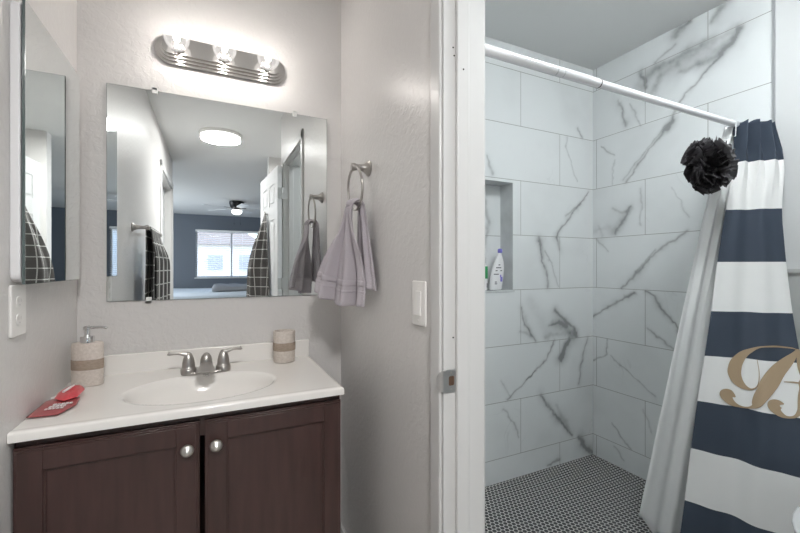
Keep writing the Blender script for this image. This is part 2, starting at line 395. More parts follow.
VEINS_RIGHT = [([(0.984,2.443),(1.012,2.425),(1.045,2.375)],0.0162,0.3),([(1.141,2.434),(1.173,2.416),(1.217,2.398)],0.0095,0.45),([(1.217,2.352),(1.314,2.309)],0.0043,0.4),([(0.934,2.287),(0.972,2.227),(1.032,2.198),(1.141,2.2),(1.188,2.198)],0.0162,0.35),([(0.934,2.287),(0.965,2.237),(1.004,2.21)],0.0054,0.5),([(1.004,2.196),(1.096,2.13),(1.188,2.054),(1.251,1.92)],0.0049,0.6),([(1.075,2.304),(1.188,2.285),(1.314,2.265)],0.0162,0.22),([(1.396,2.291),(1.374,2.236),(1.362,2.193)],0.0108,0.5),([(1.535,2.187),(1.503,2.116),(1.479,2.02)],0.0081,0.4),([(1.455,2.139),(1.391,1.991)],0.0032,0.4),([(1.287,2.226),(1.341,2.14)],0.0135,0.2),([(1.222,1.962),(1.293,1.889),(1.365,1.822),(1.479,1.688)],0.0054,0.65),([(1.241,1.959),(1.341,1.865),(1.503,1.705)],0.0027,0.4),([(1.641,1.943),(1.554,1.865)],0.0035,0.5),([(1.554,1.835),(1.567,1.687)],0.0022,0.3),([(1.449,1.545),(1.473,1.502),(1.544,1.397)],0.0059,0.6),([(1.567,1.549),(1.51,1.518),(1.461,1.517)],0.0081,0.35),([(1.387,1.637),(1.391,1.486),(1.396,1.431)],0.0043,0.4),([(1.662,1.456),(1.634,1.391)],0.0108,0.2),([(1.231,1.62),(1.15,1.453)],0.0024,0.3),([(1.152,1.372),(1.241,1.326),(1.343,1.239),(1.393,1.179),(1.503,1.071)],0.0057,0.65),([(1.314,1.287),(1.419,1.166)],0.0027,0.4),([(1.676,1.376),(1.593,1.297)],0.0035,0.4),([(1.425,1.054),(1.503,1.006),(1.699,0.884)],0.0065,0.65),([(1.362,1.057),(1.316,1.037),(1.278,0.97),(1.217,0.903),(1.188,0.848)],0.0059,0.65),([(1.354,0.86),(1.217,0.762)],0.0035,0.5),([(1.601,0.757),(1.601,0.663),(1.699,0.612)],0.0024,0.6),([(1.574,0.659),(1.308,0.492)],0.0027,0.4),([(1.569,0.26),(1.455,0.152)],0.0027,0.45),([(1.554,0.125),(1.491,0.067)],0.0027,0.4),([(1.374,0.398),(1.33,0.292)],0.0027,0.3)]
VEINS_RIGHT += [([(1.396, 2.218), (1.314, 2.276), (1.188, 2.27), (1.096, 2.275), (1.004, 2.286), (0.942, 2.289)], 0.03, 0.34), ([(1.314, 2.156), (1.277, 2.222), (1.207, 2.238)], 0.022, 0.3), ([(1.096, 2.206), (1.028, 2.232), (0.965, 2.256)], 0.02, 0.3), ([(1.004, 2.427), (1.037, 2.38)], 0.022, 0.25), ([(1.207, 2.424), (1.141, 2.429)], 0.014, 0.35), ([(1.567, 1.405), (1.503, 1.47), (1.443, 1.532)], 0.02, 0.28), ([(1.676, 1.426), (1.593, 1.443)], 0.018, 0.2), ([(1.491, 1.025), (1.419, 1.052)], 0.012, 0.35), ([(1.516, 2.156), (1.479, 2.037)], 0.014, 0.25)]
VEINS_BACK += [([(1.816, 0.868), (1.898, 0.839), (2.0, 0.783)], 0.022, 0.35), ([(1.606, 0.904), (1.659, 0.797)], 0.016, 0.2), ([(1.89, 0.659), (1.932, 0.74)], 0.014, 0.4), ([(1.849, 0.377), (1.949, 0.216)], 0.014, 0.3), ([(1.721, 1.351), (1.744, 1.223)], 0.014, 0.3), ([(2.053, 0.123), (2.142, 0.031)], 0.014, 0.35), ([(1.644, 1.005), (1.76, 0.848)], 0.03, 0.14)]
def tile_wall(name, P, us, zs, u_of, veins, seed, hole=None, kind='structure'):
    """grid of quads; P(u, z) -> point; hole = (u0, u1, z0, z1)"""
    U, Z = np.meshgrid(us, zs, indexing='ij'); nu, nz = U.shape
    pts = np.array([P(u, z) for u, z in zip(U.ravel(), Z.ravel())])
    idx = np.arange(nu*nz).reshape(nu, nz)
    q = np.stack([idx[:-1, :-1], idx[1:, :-1], idx[1:, 1:], idx[:-1, 1:]], -1).reshape(-1, 4)
    if hole:
        cu = ((U[:-1, :-1]+U[1:, 1:])/2).ravel(); cz = ((Z[:-1, :-1]+Z[1:, 1:])/2).ravel()
        q = q[~((cu > hole[0]) & (cu < hole[1]) & (cz > hole[2]) & (cz < hole[3]))]
    me = bpy.data.meshes.new(name); me.from_pydata(pts.tolist(), [], q.tolist()); me.update()
    c = vein_field(U.ravel(), Z.ravel(), u_of, veins, seed)
    at = me.attributes.new('vein', 'FLOAT_COLOR', 'POINT')
    at.data.foreach_set('color', np.concatenate([c, np.ones((len(c), 1))], 1).astype(np.float32).ravel())
    uvl = me.uv_layers.new(name='uv'); li = np.array([l.vertex_index for l in me.loops])
    uv = np.stack([u_of(U.ravel()), Z.ravel()-.145+.308*9], 1)[li]   # nine rows up keeps the row number positive
    uvl.data.foreach_set('uv', uv.astype(np.float32).ravel())
    me.materials.append(M['tile']); o = bpy.data.objects.new(name, me); COL.objects.link(o)
    if kind: o['kind'] = kind
    return o
def lin(a, b, st, *must):
    s = np.arange(a, b, st).tolist()+[b]
    for m_ in must:
        if a < m_ < b: s = [v for v in s if abs(v-m_) > st*.45]+[m_]
    return np.array(sorted(set(s)))
N0, N1, NZ0, NZ1, ND = 1.21, 1.517, 1.068, 1.668, .105              # niche opening and depth
tw = tile_wall('wall_shower_back', lambda u, z: (u, D, z), lin(XB, XS, .0045, N0, N1), lin(0, H, .0045, NZ0, NZ1), lambda u: u-1.575+.61*4, VEINS_BACK, 3, (N0, N1, NZ0, NZ1))
tile_wall('wall_shower_right', lambda u, z: (XS, u, z), lin(.821, D, .0045), lin(0, H, .0045), lambda u: u-1.367+.61*4, VEINS_RIGHT, 5)
tile_wall('wall_shower_left', lambda u, z: (XB+.004, u, z), lin(.93, D, .012), lin(0, H, .012), lambda u: u-1.367+.61*4, [], 8)
# niche box: back, sides, top, sill; backing wall around it
tile_wall('wall_niche_back', lambda u, z: (u, D+ND, z), lin(N0, N1, .0045), lin(NZ0, NZ1, .0045), lambda u: u-1.1+.61*4, [([(1.42, 1.08), (1.40, 1.3), (1.43, 1.45), (1.38, 1.66)], .012, .5), ([(1.30, 1.2), (1.34, 1.4), (1.30, 1.6)], .010, .4)], 11)
struct('wall_niche', B((N0-.01, N0, D, D+ND, NZ0, NZ1), (N1, N1+.01, D+.0005, D+ND, NZ0, NZ1), (N0-.01, N1+.01, D+.0005, D+ND, NZ1, NZ1+.01), (N0-.01, N1+.01, D-.004, D+ND, NZ0-.012, NZ0)), mat('niche stone', (.66, .68, .69), .25, var=(9, (.56, .58, .59), (1, 1, 1))))
struct('wall_shower_outer', B((XR+.06, XS+.12, D+ND+.004, D+ND+.06, 0, H)), 'bath_paint')
struct('trim_tile_edge', B((XS-.004, XS+.008, .812, .821, .07, H)), 'metal_trim')
# wainscot of larger grey tiles on the painted wall beside the toilet
bm = B((XS-.002, XS+.008, .095, .808, .0, 1.175)); box(bm, XS-.012, XS+.008, .095, .808, 1.175, 1.19)
struct('trim_wainscot', bm, mat('grey wainscot tile', (.50, .51, .50), .3, bump=(20, .1, .001)))
for yy, zz in ():
    pass

# ---- doorway 1 (partition): jambs, stops, casings
bm = bmesh.new()
for x0, x1 in ((XR-.010, XR), (XB, XB+.009)):
    zt = DH+.06
    box(bm, x0, x1, Y1+.004, Y1+.050, 0, zt); box(bm, x0, x1, Y0-.050, Y0-.004, 0, zt); box(bm, x0, x1, Y0-.050, Y1+.050, DH+.004, zt)
casing = struct('trim_1', bm, 'trim', bevel=.004)
bm = B((XR, XB, Y1, Y1+.018, 0, DH), (XR, XB, Y0-.018, Y0, 0, DH), (XR, XB, Y0-.018, Y1+.018, DH, DH+.018))
jamb = struct('door_frame', bm, 'trim', parent=casing, bevel=.0015)
bm = B((XR+.034, XR+.0715, Y1-.011, Y1, 0, DH-.001), (XR+.034, XR+.0715, Y0, Y0+.011, 0, DH-.001), (XR+.034, XR+.0715, Y0, Y1, DH-.011, DH))
struct('door_stop', bm, 'trim', parent=casing, bevel=.003)
# strike plate: plate with a latch opening, two screws, curved lip past the casing edge
bm = bmesh.new(); zc = .912; ys = Y1-.0008
mt = Matrix(((1, 0, 0, XR+.0185), (0, 0, 1, ys-.0012), (0, 1, 0, zc), (0, 0, 0, 1)))
o_ = rrect(.036, .057, .008, 4); h_ = [(x+.003, y) for x, y in rrect(.016, .024, .004, 4)]
a = [bm.verts.new(mt @ Vector((x, y, 0))) for x, y in o_]; b = [bm.verts.new(mt @ Vector((x, y, 0))) for x, y in h_]
for i in range(len(a)): bm.faces.new((a[i], a[(i+1) % len(a)], b[(i+1) % len(a)], b[i]))
lipp = []
for k in range(7):
    t = k/6; lipp.append((XR+.001-.016*t, ys-.0012+.010*t*t))
for s in (0,):
    prev = None
    for k, (x, y) in enumerate(lipp):
        hh = .0285*math.sqrt(max(0, 1-(k/6.6)**2)); r = [bm.verts.new((x, y, zc-hh)), bm.verts.new((x, y, zc+hh))]
        if prev: bm.faces.new((prev[0], prev[1], r[1], r[0]))
        prev = r
sp = obj('strike_plate', bm, 'steel', casing, label='steel strike plate with latch hole')
md = sp.modifiers.new('s', 'SOLIDIFY'); md.thickness = .0014
bm = bmesh.new(); prism(bm, h_, -.0005, .0003, mt); obj('latch_hole', bm, 'latch_hole', sp)
for dz in (-.0205, .0205):
    bm = bmesh.new(); lathe(bm, [(.0, -.0016), (.0025, -.0014), (.0034, 0)], (XR+.0205, ys-.0012, zc+dz), 'y', 14); obj('screw', bm, 'knob', sp, smooth=True)
for x_, z_ in ((XR+.028, 1.02), (XR+.028, 1.755), (XR+.031, 1.735), (XR+.052, 1.70)):
    bm = bmesh.new(); lathe(bm, [(.0022, 0), (.0022, .0008)], (x_, (Y1-.0012 if x_ < XR+.034 else Y1-.0122), z_), 'y', 10); obj('nail_hole', bm, 'dark', casing)

# six-panel door leaf, local x = width, y = thickness (0..t), z up
def six_panel(W, Hh, t=.035):
    bm = bmesh.new(); box(bm, 0, W, .006, t-.006, 0, Hh)
    st = .11*W/.69; mid = .09
    rows = [(.22, .82), (.98, 1.58), (1.70, Hh-.12)]
    cols = [(st, W/2-mid/2), (W/2+mid/2, W-st)]
    for y0, y1 in ((0, .006), (t-.006, t)):
        for a, b in ((0, st), (W-st, W), (W/2-mid/2, W/2+mid/2)): box(bm, a, b, y0, y1, 0, Hh)
        zc_ = [0]+[z for r in rows for z in r]+[Hh]
        for a, b in zip(zc_[::2], zc_[1::2]):
            for c0, c1 in cols: box(bm, c0, c1, y0, y1, a, b)
        for z0, z1 in rows:
            for c0, c1 in cols: box(bm, c0+.025, c1-.025, y0+(.001 if y0 == 0 else 0), y1-(.001 if y0 else 0), z0+.025, z1-.025)
    return bm
# door 1: folded right back against the hall wall, past its hinges
PIN = (XR-.0165, Y0-.006); W1 = .74
ang = math.radians(-90-3.8)
Rm = Matrix.Translation((PIN[0], PIN[1], .012)) @ Matrix.Rotation(ang, 4, 'Z')
bm = six_panel(W1, 1.995)
for v in bm.verts: v.co = Rm @ (Vector((v.co.x, -v.co.y, v.co.z)))
door1 = struct('door_1', bm, 'door', bevel=.0025)
for zc in (.25, 1.063, 1.787):
    bm = bmesh.new(); lathe(bm, [(.006, -.045), (.006, .045)], (PIN[0], PIN[1]+.004, zc), 'z', 12)
    for k in (-.046, .046): lathe(bm, [(.0, -.003), (.0055, 0), (0, .003)], (PIN[0], PIN[1]+.004, zc+k), 'z', 10)
    box(bm, PIN[0], XR+.022, Y0+.0002, Y0+.0022, zc-.044, zc+.044)          # leaf on the jamb
    vs = box(bm, -.0015, .0005, -.033, 0, -.044, .044, Matrix.Translation((PIN[0], PIN[1], zc)) @ Matrix.Rotation(ang, 4, 'Z'))
    obj('hinge', bm, 'steel', door1, smooth=True)
for s in (0, 1):
    bm = bmesh.new(); yy = -.035 if s else 0; d = -1 if s else 1
    L = .013 if s == 0 else .055
    prof = [(.030, 0), (.030, .006*d), (.012, .010*d), (.010, .026*d), (.024, .036*d), (.026, .048*d), (.016, L*d), (0, L*d)] if s else [(.030, 0), (.028, .006), (.0, .008)]
    lathe(bm, prof, (0, 0, 0), 'y', 20)
    for v in bm.verts: v.co = Rm @ (v.co + Vector((W1-.062, yy, .90)))
    obj('door_knob', bm, 'nickel', door1, smooth=True)

# doorway 2 in the left wall with its closed door
bm = bmesh.new()
for a, b, z0, z1 in ((LD0-.055, LD0+.006, 0, DH2+.06), (LD1-.006, LD1+.06, 0, DH2+.06), (LD0-.055, LD1+.06, DH2, DH2+.06)):
    box(bm, XL, XL+.014, a, b, z0, z1)
cas2 = struct('trim_2', bm, 'trim', bevel=.004)
bm = B((XL-.12, XL, LD0, LD0+.018, 0, DH2), (XL-.12, XL, LD1-.018, LD1, 0, DH2), (XL-.12, XL, LD0, LD1, DH2-.018, DH2)); obj('door_frame', bm, 'trim', cas2, bevel=.002)
bm = six_panel(LD1-LD0-.04, DH2-.03)
for v in bm.verts: v.co = Vector((XL-.105+v.co.y, LD0+.02+v.co.x, v.co.z+.01))
door2 = struct('door_2', bm, 'door', bevel=.0025)
bm = bmesh.new(); lathe(bm, [(.03, 0), (.03, .006), (.012, .01), (.010, .026), (.024, .034), (.026, .046), (0, .055)], (XL-.07, LD1-.085, .92), 'x', 20); obj('door_knob', bm, 'nickel', door2, smooth=True)

# bedroom window: frame, panes, outside
WX0, WX1, WZ0, WZ1 = -.34, 1.22, .94, 2.06; WM = .44
bm = B((WX0-.0, WX0+.03, -7.19, -7.13, WZ0, WZ1), (WX1-.03, WX1, -7.19, -7.13, WZ0, WZ1), (WX0+.03, WX1-.03, -7.19, -7.13, WZ0, WZ0+.03), (WX0+.03, WX1-.03, -7.19, -7.13, WZ1-.03, WZ1), (WM-.02, WM+.02, -7.19, -7.13, WZ0+.03, WZ1-.03))
win = struct('window_1', bm, 'trim', bevel=.003)
obj('pane', B((WX0+.03, WM-.02, -7.162, -7.158, WZ0+.03, WZ1-.03)), 'pane', win); obj('pane', B((WM+.02, WX1-.03, -7.162, -7.158, WZ0+.03, WZ1-.03)), 'pane', win)
obj('sill', B((WX0-.03, WX1+.03, -7.10, -7.05, WZ0-.03, WZ0-.002)), 'trim', win, bevel=.003)
struct('ground', B((-30, 30, -60, -7.3, -.3, -.12)), mat('pale gravel ground', (.45, .42, .38), .9))

# ================================================================== VANITY
CX0, CX1, CY = -.4165, .371, 1.218            # cabinet box
v = thing('vanity_cabinet', (-.02, 1.45, 0), 'dark brown two-door wooden vanity cabinet under the white sink top', 'cabinet')
bm = B((CX0, CX0+.016, CY+.018, D-.005, 0, .795), (CX1-.016, CX1, CY+.018, D-.005, 0, .795), (CX0+.016, CX1-.016, CY+.018, D-.005, .09, .105), (CX0+.016, CX1-.016, CY+.06, CY+.075, 0, .09), (CX0+.016, CX1-.016, D-.012, D-.005, .105, .795))
body = obj('cabinet_body', bm, 'wood', v, bevel=.001)
bm = B((CX0, CX0+.04, CY, CY+.018, .0, .795), (CX1-.04, CX1, CY, CY+.018, .0, .795), (CX0+.04, CX1-.04, CY, CY+.018, .73, .795), (CX0+.04, CX1-.04, CY, CY+.018, .09, .13))
obj('face_frame', bm, 'wood', v, bevel=.001)
def cab_door(x0, x1, z0, z1, kx):
    yf = CY-.020; st = .056
    bm = bmesh.new()
    # frame with a stepped outer moulding
    for i, (dx, ya, yb) in enumerate(((0, CY-.001, CY-.010), (.004, CY-.010, CY-.016), (.0085, CY-.016, yf))):
        a, b, c, d = x0+dx, x1-dx, z0+dx, z1-dx; y_ = sorted((ya, yb))
        box(bm, a, x0+st, y_[0], y_[1], c, d); box(bm, x1-st, b, y_[0], y_[1], c, d)
        box(bm, x0+st, x1-st, y_[0], y_[1], c, z0+st); box(bm, x0+st, x1-st, y_[0], y_[1], z1-st, d)
    d_ = obj('door', bm, 'wood', v, bevel=.0012)
    bm = bmesh.new(); g = .005
    box(bm, x0+st-.001, x1-st+.001, CY-.011, CY-.004, z0+st-.001, z1-st+.001)
    # thin inner bead
    for q in ((x0+st, x0+st+g, z0+st, z1-st), (x1-st-g, x1-st, z0+st, z1-st), (x0+st, x1-st, z0+st, z0+st+g), (x0+st, x1-st, z1-st-g, z1-st)):
        box(bm, q[0], q[1], CY-.015, CY-.011, q[2], q[3])
    obj('door_panel', bm, 'wood', d_, bevel=.0008)
    bm = bmesh.new(); kz = z1-.063
    lathe(bm, [(.0, 0), (.0075, 0), (.006, -.006), (.0065, -.012), (.0145, -.017), (.0165, -.021), (.0155, -.026), (.011, -.0295), (.0, -.031)], (kx, yf, kz), 'y', 26)
    obj('knob', bm, 'knob', d_, smooth='full', label='satin silver round knob')
cab_door(CX0, -.030, .10, .775, -.059)
cab_door(-.017, CX1, .10, .775, .011)

# sink top: one slab with an integral oval basin and back splash
TX0, TX1, TY0, TZ = -.418, .375, 1.183, .82
bm = bmesh.new(); nx, ny = 130, 80
def topz(x, y):
    z = TZ
    r = math.hypot((x+.022)/.222, (y-1.392)/.160)
    if r < 1: 
        t = 1-r; z -= .125*(1-(1-min(1, t*1.25))**2.4)*smooth01(t/.14)
    e = min(y-TY0, TX1-x)
    if e < .006: z -= .006-math.sqrt(max(0, .006**2-(.006-e)**2))
    # faint raised drip edge along the front
    if .006 <= e < .02: z += .0012*math.sin((e-.006)/.014*PI)
    return z
xs = [TX0+(TX1-.008-TX0)*i/nx for i in range(nx+1)]+[TX1-.004, TX1-.0015, TX1]
ys_ = [TY0, TY0+.0015, TY0+.004]+[TY0+.008+(D-.004-TY0-.008)*j/ny for j in range(ny+1)]
g = [[bm.verts.new((x, y, topz(x, y))) for y in ys_] for x in xs]
for i in range(len(xs)-1):
    for j in range(len(ys_)-1): bm.faces.new((g[i][j], g[i+1][j], g[i+1][j+1], g[i][j+1]))
# skirts (front, right, left, back) and the underside rim
bz = TZ-.022
def skirt(line):
    lo = [bm.verts.new((w.co.x, w.co.y, bz)) for w in line]
    for a, b, c, d in zip(line, line[1:], lo[1:], lo): bm.faces.new((a, b, c, d))
    return lo
l1 = skirt([r[0] for r in g]); skirt(g[-1]); skirt(g[0]); skirt([r[-1] for r in g])
inner = [bm.verts.new((w.co.x, TY0+.05, bz)) for w in l1]
for a, b, c, d in zip(l1, l1[1:], inner[1:], inner): bm.faces.new((a, b, c, d))
sink = obj('sink_top', bm, 'marble_top', None, smooth='full')
sink.data.set_sharp_from_angle(angle=math.radians(50))
tag(sink, 'white cultured marble sink top with oval basin on the brown vanity', 'sink')
obj('backsplash', B((TX0, TX1, D-.022, D-.002, TZ-.004, TZ+.068)), 'marble_top', sink, bevel=.004, segs=3)
bm = bmesh.new(); lathe(bm, [(.0, 0), (.028, .0), (.030, .003), (.022, .004), (.018, -.002), (0, -.002)], (-.022, 1.40, TZ-.120), 'z', 24); obj('drain', bm, 'chrome', sink, smooth=True)

# faucet
FX, FY = -.018, 1.565
f = thing('faucet', (FX, FY, TZ), 'brushed nickel two-handle faucet behind the sink basin', 'faucet')
bm = bmesh.new(); prism(bm, [(FX+x, FY+y) for x, y in rrect(.160, .048, .0235, 8)], TZ, TZ+.010)
base = obj('base_plate', bm, 'nickel', f, bevel=.003)
for s in (-1, 1):
    hx = FX+s*.056
    bm = bmesh.new(); lathe(bm, [(.0255, .0), (.0255, .013), (.0235, .0165), (.0215, .018), (.0205, .024), (.020, .034), (.0175, .048), (.0135, .060), (.0095, .068), (.004, .072), (0, .0725)], (hx, FY, TZ+.006), 'z', 28)
    hd = obj('handle', bm, 'nickel', f, smooth='full'); hd.data.set_sharp_from_angle(angle=math.radians(50))
    bm = bmesh.new(); pts = []; rad = []
    for k in range(13):
        t = k/12; pts.append((hx+s*(.002+.060*t), FY-.002-.006*t, TZ+.0685+.007*math.sin(t*PI*.9)+.008*t*t+(.003 if k == 12 else 0))); rad.append(.0085-.0035*min(1, t*2.2)+.0022*max(0, (t-.6)/.4))
    tube(bm, pts, rad, 12)
    obj('lever', bm, 'nickel', hd, smooth=True)
bm = bmesh.new()
lathe(bm, [(.021, 0), (.0205, .028), (.019, .042), (.0155, .053), (.010, .061), (.004, .0645), (0, .065)], (FX, FY+.004, TZ+.006), 'z', 28)
# sloping spout body that flares towards its mouth
secs = []
for k in range(9):
    t = k/8; y = FY-.004-.105*t; w = .0200+.0105*min(1, t*1.4); zt = TZ+.042-.016*t-.004*t*t; zb = TZ+.004+.014*t+.010*min(1, t*3)
    secs.append([bm.verts.new((FX+w*math.cos(a)*(1 if abs(math.cos(a)) < .8 else .95), y, (zt+zb)/2+(zt-zb)/2*math.copysign(abs(math.sin(a))**.6, math.sin(a)))) for a in [2*PI*i/18 for i in range(18)]])
for a, b in zip(secs, secs[1:]):
    for i in range(18): bm.faces.new((a[i], a[(i+1) % 18], b[(i+1) % 18], b[i]))
bm.faces.new(secs[0]); bm.faces.new(secs[-1])
spo = obj('spout', bm, 'nickel', f, smooth='full'); spo.data.set_sharp_from_angle(angle=math.radians(50))
bm = bmesh.new(); lathe(bm, [(.0, .0), (.010, .0), (.010, .006), (0, .006)], (FX, FY-.098, TZ+.012), 'z', 16); obj('aerator', bm, 'chrome', spo, smooth=True)

# soap dispenser
sx_, sy_ = -.359, 1.565
sd = thing('soap_dispenser', (sx_, sy_, TZ), 'oval beige stone soap dispenser with chrome pump, at the left end of the sink top', 'soap dispenser')
Rz = Matrix.Rotation(math.radians(-14), 3, 'Z')
bm = bmesh.new(); lathe(bm, [(0, .0), (.0425, 0), (.044, .003), (.044, .132), (.042, .135), (0, .1355)], (sx_, sy_, TZ+.001), 'z', 40, 1, .66, Rz)
sb = obj('bottle', bm, 'stone', sd, smooth=True)
bm = bmesh.new(); lathe(bm, [(.0445, .052), (.0449, .053), (.0449, .083), (.0445, .084)], (sx_, sy_, TZ+.001), 'z', 40, 1, .665, Rz); obj('band', bm, 'band', sb, smooth=True, label='brown band')
bm = bmesh.new(); lathe(bm, [(0, .134), (.019, .134), (.019, .153), (.0175, .156), (.010, .156), (.0085, .159), (.0085, .176), (.0110, .178), (.0110, .186), (.006, .189), (0, .189)], (sx_, sy_, TZ+.001), 'z', 24)
pm = obj('pump', bm, 'chrome', sd, smooth=True, label='chrome pump')
bm = bmesh.new(); tube(bm, [(sx_+.0, sy_, TZ+.183), (sx_+.02, sy_-.001, TZ+.184), (sx_+.04, sy_-.004, TZ+.1835), (sx_+.052, sy_-.006, TZ+.180)], [.0055, .0045, .004, .0035], 12); obj('nozzle', bm, 'chrome', pm, smooth=True)

# tumbler
tx_, ty_ = .262, 1.615
tb = thing('tumbler', (tx_, ty_, TZ), 'round beige stone tumbler with a brown band, at the right end of the sink top', 'cup')
bm = bmesh.new(); lathe(bm, [(0, .0), (.039, 0), (.0415, .003), (.0425, .119), (.0410, .122), (.0370, .122), (.0355, .118), (.035, .012), (0, .010)], (tx_, ty_, TZ+.001), 'z', 40)
cb = obj('cup', bm, 'stone', tb, smooth=True)
bm = bmesh.new(); lathe(bm, [(.0428, .046), (.0434, .047), (.0437, .077), (.0432, .078)], (tx_, ty_, TZ+.001), 'z', 40); obj('band', bm, 'band', cb, smooth=True, label='brown band')

# red sachet, folded over at its far end
pk = thing('foil_sachet', (-.385, 1.37, TZ), 'crumpled red foil sachet lying on the sink top against the left wall', 'packet')
def pillow(poly, zb, th, tilt=(0, 0)):
    """puffed sheet over polygon (ring scaled towards centre)"""
    bm = bmesh.new(); cx = sum(p[0] for p in poly)/len(poly); cy = sum(p[1] for p in poly)/len(poly)
    rings = []
    for side in (1, -1):
        for sc, h in ((1, 0), (.93, .12), (.75, .7), (.45, 1), (.15, 1.02)):
            if side == -1 and sc == 1: continue
            rings.append((side, [bm.verts.new((cx+(x-cx)*sc, cy+(y-cy)*sc, zb+th/2+side*th/2*h*(1+.15*math.sin(x*300+y*170))+tilt[0]*(x-cx)+tilt[1]*(y-cy))) for x, y in poly]))
    n = len(poly)
    def link(a, b):
        for i in range(n): bm.faces.new((a[i], a[(i+1) % n], b[(i+1) % n], b[i]))
    R_ = [r for s, r in rings]
    for a, b in zip(R_[:4], R_[1:5]): link(a, b)
    link(R_[0], R_[5])
    for a, b in zip(R_[5:8], R_[6:9]): link(a, b)
    bm.faces.new(R_[4]); bm.faces.new(R_[8]); return bm
def dense(poly, k=4):
    out = []
    for (a, b), (c, d) in zip(poly, poly[1:]+poly[:1]):
        out += [(a+(c-a)*i/k, b+(d-b)*i/k) for i in range(k)]
    return out
lo = obj('sachet_body', pillow(dense([(-.416, 1.275), (-.352, 1.268), (-.331, 1.335), (-.338, 1.40), (-.372, 1.455), (-.414, 1.40)]), TZ+.001, .010, (0, .02)), 'red_dark', pk, smooth='full')
obj('folded_end', pillow(dense([(-.389, 1.375), (-.360, 1.345), (-.337, 1.375), (-.334, 1.43), (-.350, 1.468), (-.377, 1.470), (-.394, 1.43)], 3), TZ+.010, .020, (0, .06)), 'red', pk, smooth='full', label='glossy red folded end')
bm = bmesh.new(); random.seed(3)
for r_ in range(3):
    yy = 1.30+.016*r_; xx = -.388+.004*r_
    for k in range(5):
        w = random.uniform(.004, .007); box(bm, xx, xx+w, yy, yy+.010, TZ+.0108, TZ+.0122+.0006*r_); xx += w+.0025
obj('print', bm, 'white_print', lo)
bm = bmesh.new(); tube(bm, [(-.372, 1.385, TZ+.0315), (-.366, 1.41, TZ+.0335), (-.362, 1.44, TZ+.0345)], [.003, .004, .002], 8); obj('print', bm, 'white_print', lo)
bm = B((-.412, -.392, 1.425, 1.437, TZ+.004, TZ+.008), (-.405, -.385, 1.440, 1.455, TZ+.006, TZ+.0075)); obj('torn_flap', bm, 'white_print', pk, label='white torn corner')

# ================================================================== ON THE VANITY WALL
mi = obj('wall_mirror', B((-.3345, .4563, D-.006, D-.0005, 1.076, 1.848)), 'mirror_edge')
tag(mi, 'frameless square mirror on the wall above the sink', 'mirror')
obj('silvered_face', B((-.3335, .4553, D-.0066, D-.006, 1.077, 1.847)), 'mirror', mi)
for x, z, s in ((-.189, 1.848, 1), (.317, 1.848, 1), (-.208, 1.076, -1)):
    bm = B((x-.009, x+.009, D-.011, D-.0068, z-.012 if s > 0 else z-.010, z+.010 if s > 0 else z+.012), (x-.009, x+.009, D-.011, D, z+.001 if s > 0 else z-.010, z+.010 if s > 0 else z-.001))
    obj('mirror_clip', bm, 'clip', mi, bevel=.001)

# vanity light bar
LX, LZ, LW, LH = .043, 2.008, .465, .104
vl = thing('vanity_light', (LX, D, LZ), 'polished metal light bar with three clear globe bulbs above the mirror', 'wall light')
mt = Matrix(((1, 0, 0, LX), (0, 0, 1, 0), (0, 1, 0, LZ), (0, 0, 0, 1)))
def ring_prism(bm, w, h, y0, y1): prism(bm, rrect(w, h, h/2-.0005, 12), y0, y1, mt)
bm = bmesh.new()
st_ = [(LW, LH, 0, .016), (LW-.008, LH-.008, .016, .019), (LW-.016, LH-.016, .019, .026), (LW-.024, LH-.024, .026, .029), (LW-.032, LH-.032, .029, .037), (LW-.040, LH-.040, .037, .040), (LW-.048, LH-.048, .040, .047)]
for w, h, a, b in st_: ring_prism(bm, w, h, D-b, D-a)
bar = obj('back_plate', bm, 'bar_metal', vl, bevel=.0012)
for k in (-1, 0, 1):
    bx = LX+k*.155; by = D-.047
    bm = bmesh.new(); lathe(bm, [(0, 0), (.024, 0), (.024, -.004), (.0185, -.008), (.0185, -.022), (.0165, -.024), (0, -.024)], (bx, by, LZ), 'y', 24); sk = obj('socket', bm, 'bar_metal', vl, smooth=True)
    c = (bx, by-.060, LZ); r = .041
    bm = bmesh.new(); prof = [(.013, .036)]
    for i in range(2, 17):
        a = PI*i/16*.96+.12; prof.append((max(0.0, r*math.sin(min(a, PI))), r*math.cos(min(a, PI))))
    prof = [(.013, .038)]+[(r*math.sin(a), r*math.cos(a)) for a in np.linspace(.42, PI-.001, 18)]
    lathe(bm, prof, c, 'y', 28); bu = obj('bulb', bm, 'bulb', vl, smooth='full')
    bm = bmesh.new(); lathe(bm, [(0, -.012), (.006, -.010), (.0095, -.003), (.0095, .004), (.006, .010), (0, .012)], c, 'y', 14); obj('filament', bm, 'filament', bu, smooth=True)
    bm = bmesh.new(); tube(bm, [(bx, by-.022, LZ), (bx, by-.050, LZ)], .0035, 8); obj('stem', bm, 'plastic', bu)

# ================================================================== LEFT WALL
mc = thing('medicine_cabinet', (XL, 1.41, 1.49), 'slim white medicine cabinet with mirror door on the left wall', 'cabinet')
bm = bmesh.new(); mt = Matrix(((0, 0, 1, 0), (1, 0, 0, 1.404), (0, 1, 0, 1.492), (0, 0, 0, 1)))
prism(bm, rrect(.416, .655, .022, 6), XL, -.4000, mt); obj('cabinet_body', bm, 'cab_white', mc, bevel=.003)
bm = bmesh.new(); prism(bm, rrect(.385, .63, .01, 3), -.4000, -.3975, mt); obj('door_gap_shade', bm, 'dark', mc)  # near-black slab standing in for the shade in the gap behind the mirror
md_ = obj('mirror_door', B((-.3975, -.3925, 1.200, 1.617, 1.158, 1.825)), 'mirror_edge', mc)
obj('silvered_face', B((-.3925, -.3919, 1.201, 1.616, 1.159, 1.824)), 'mirror', md_)

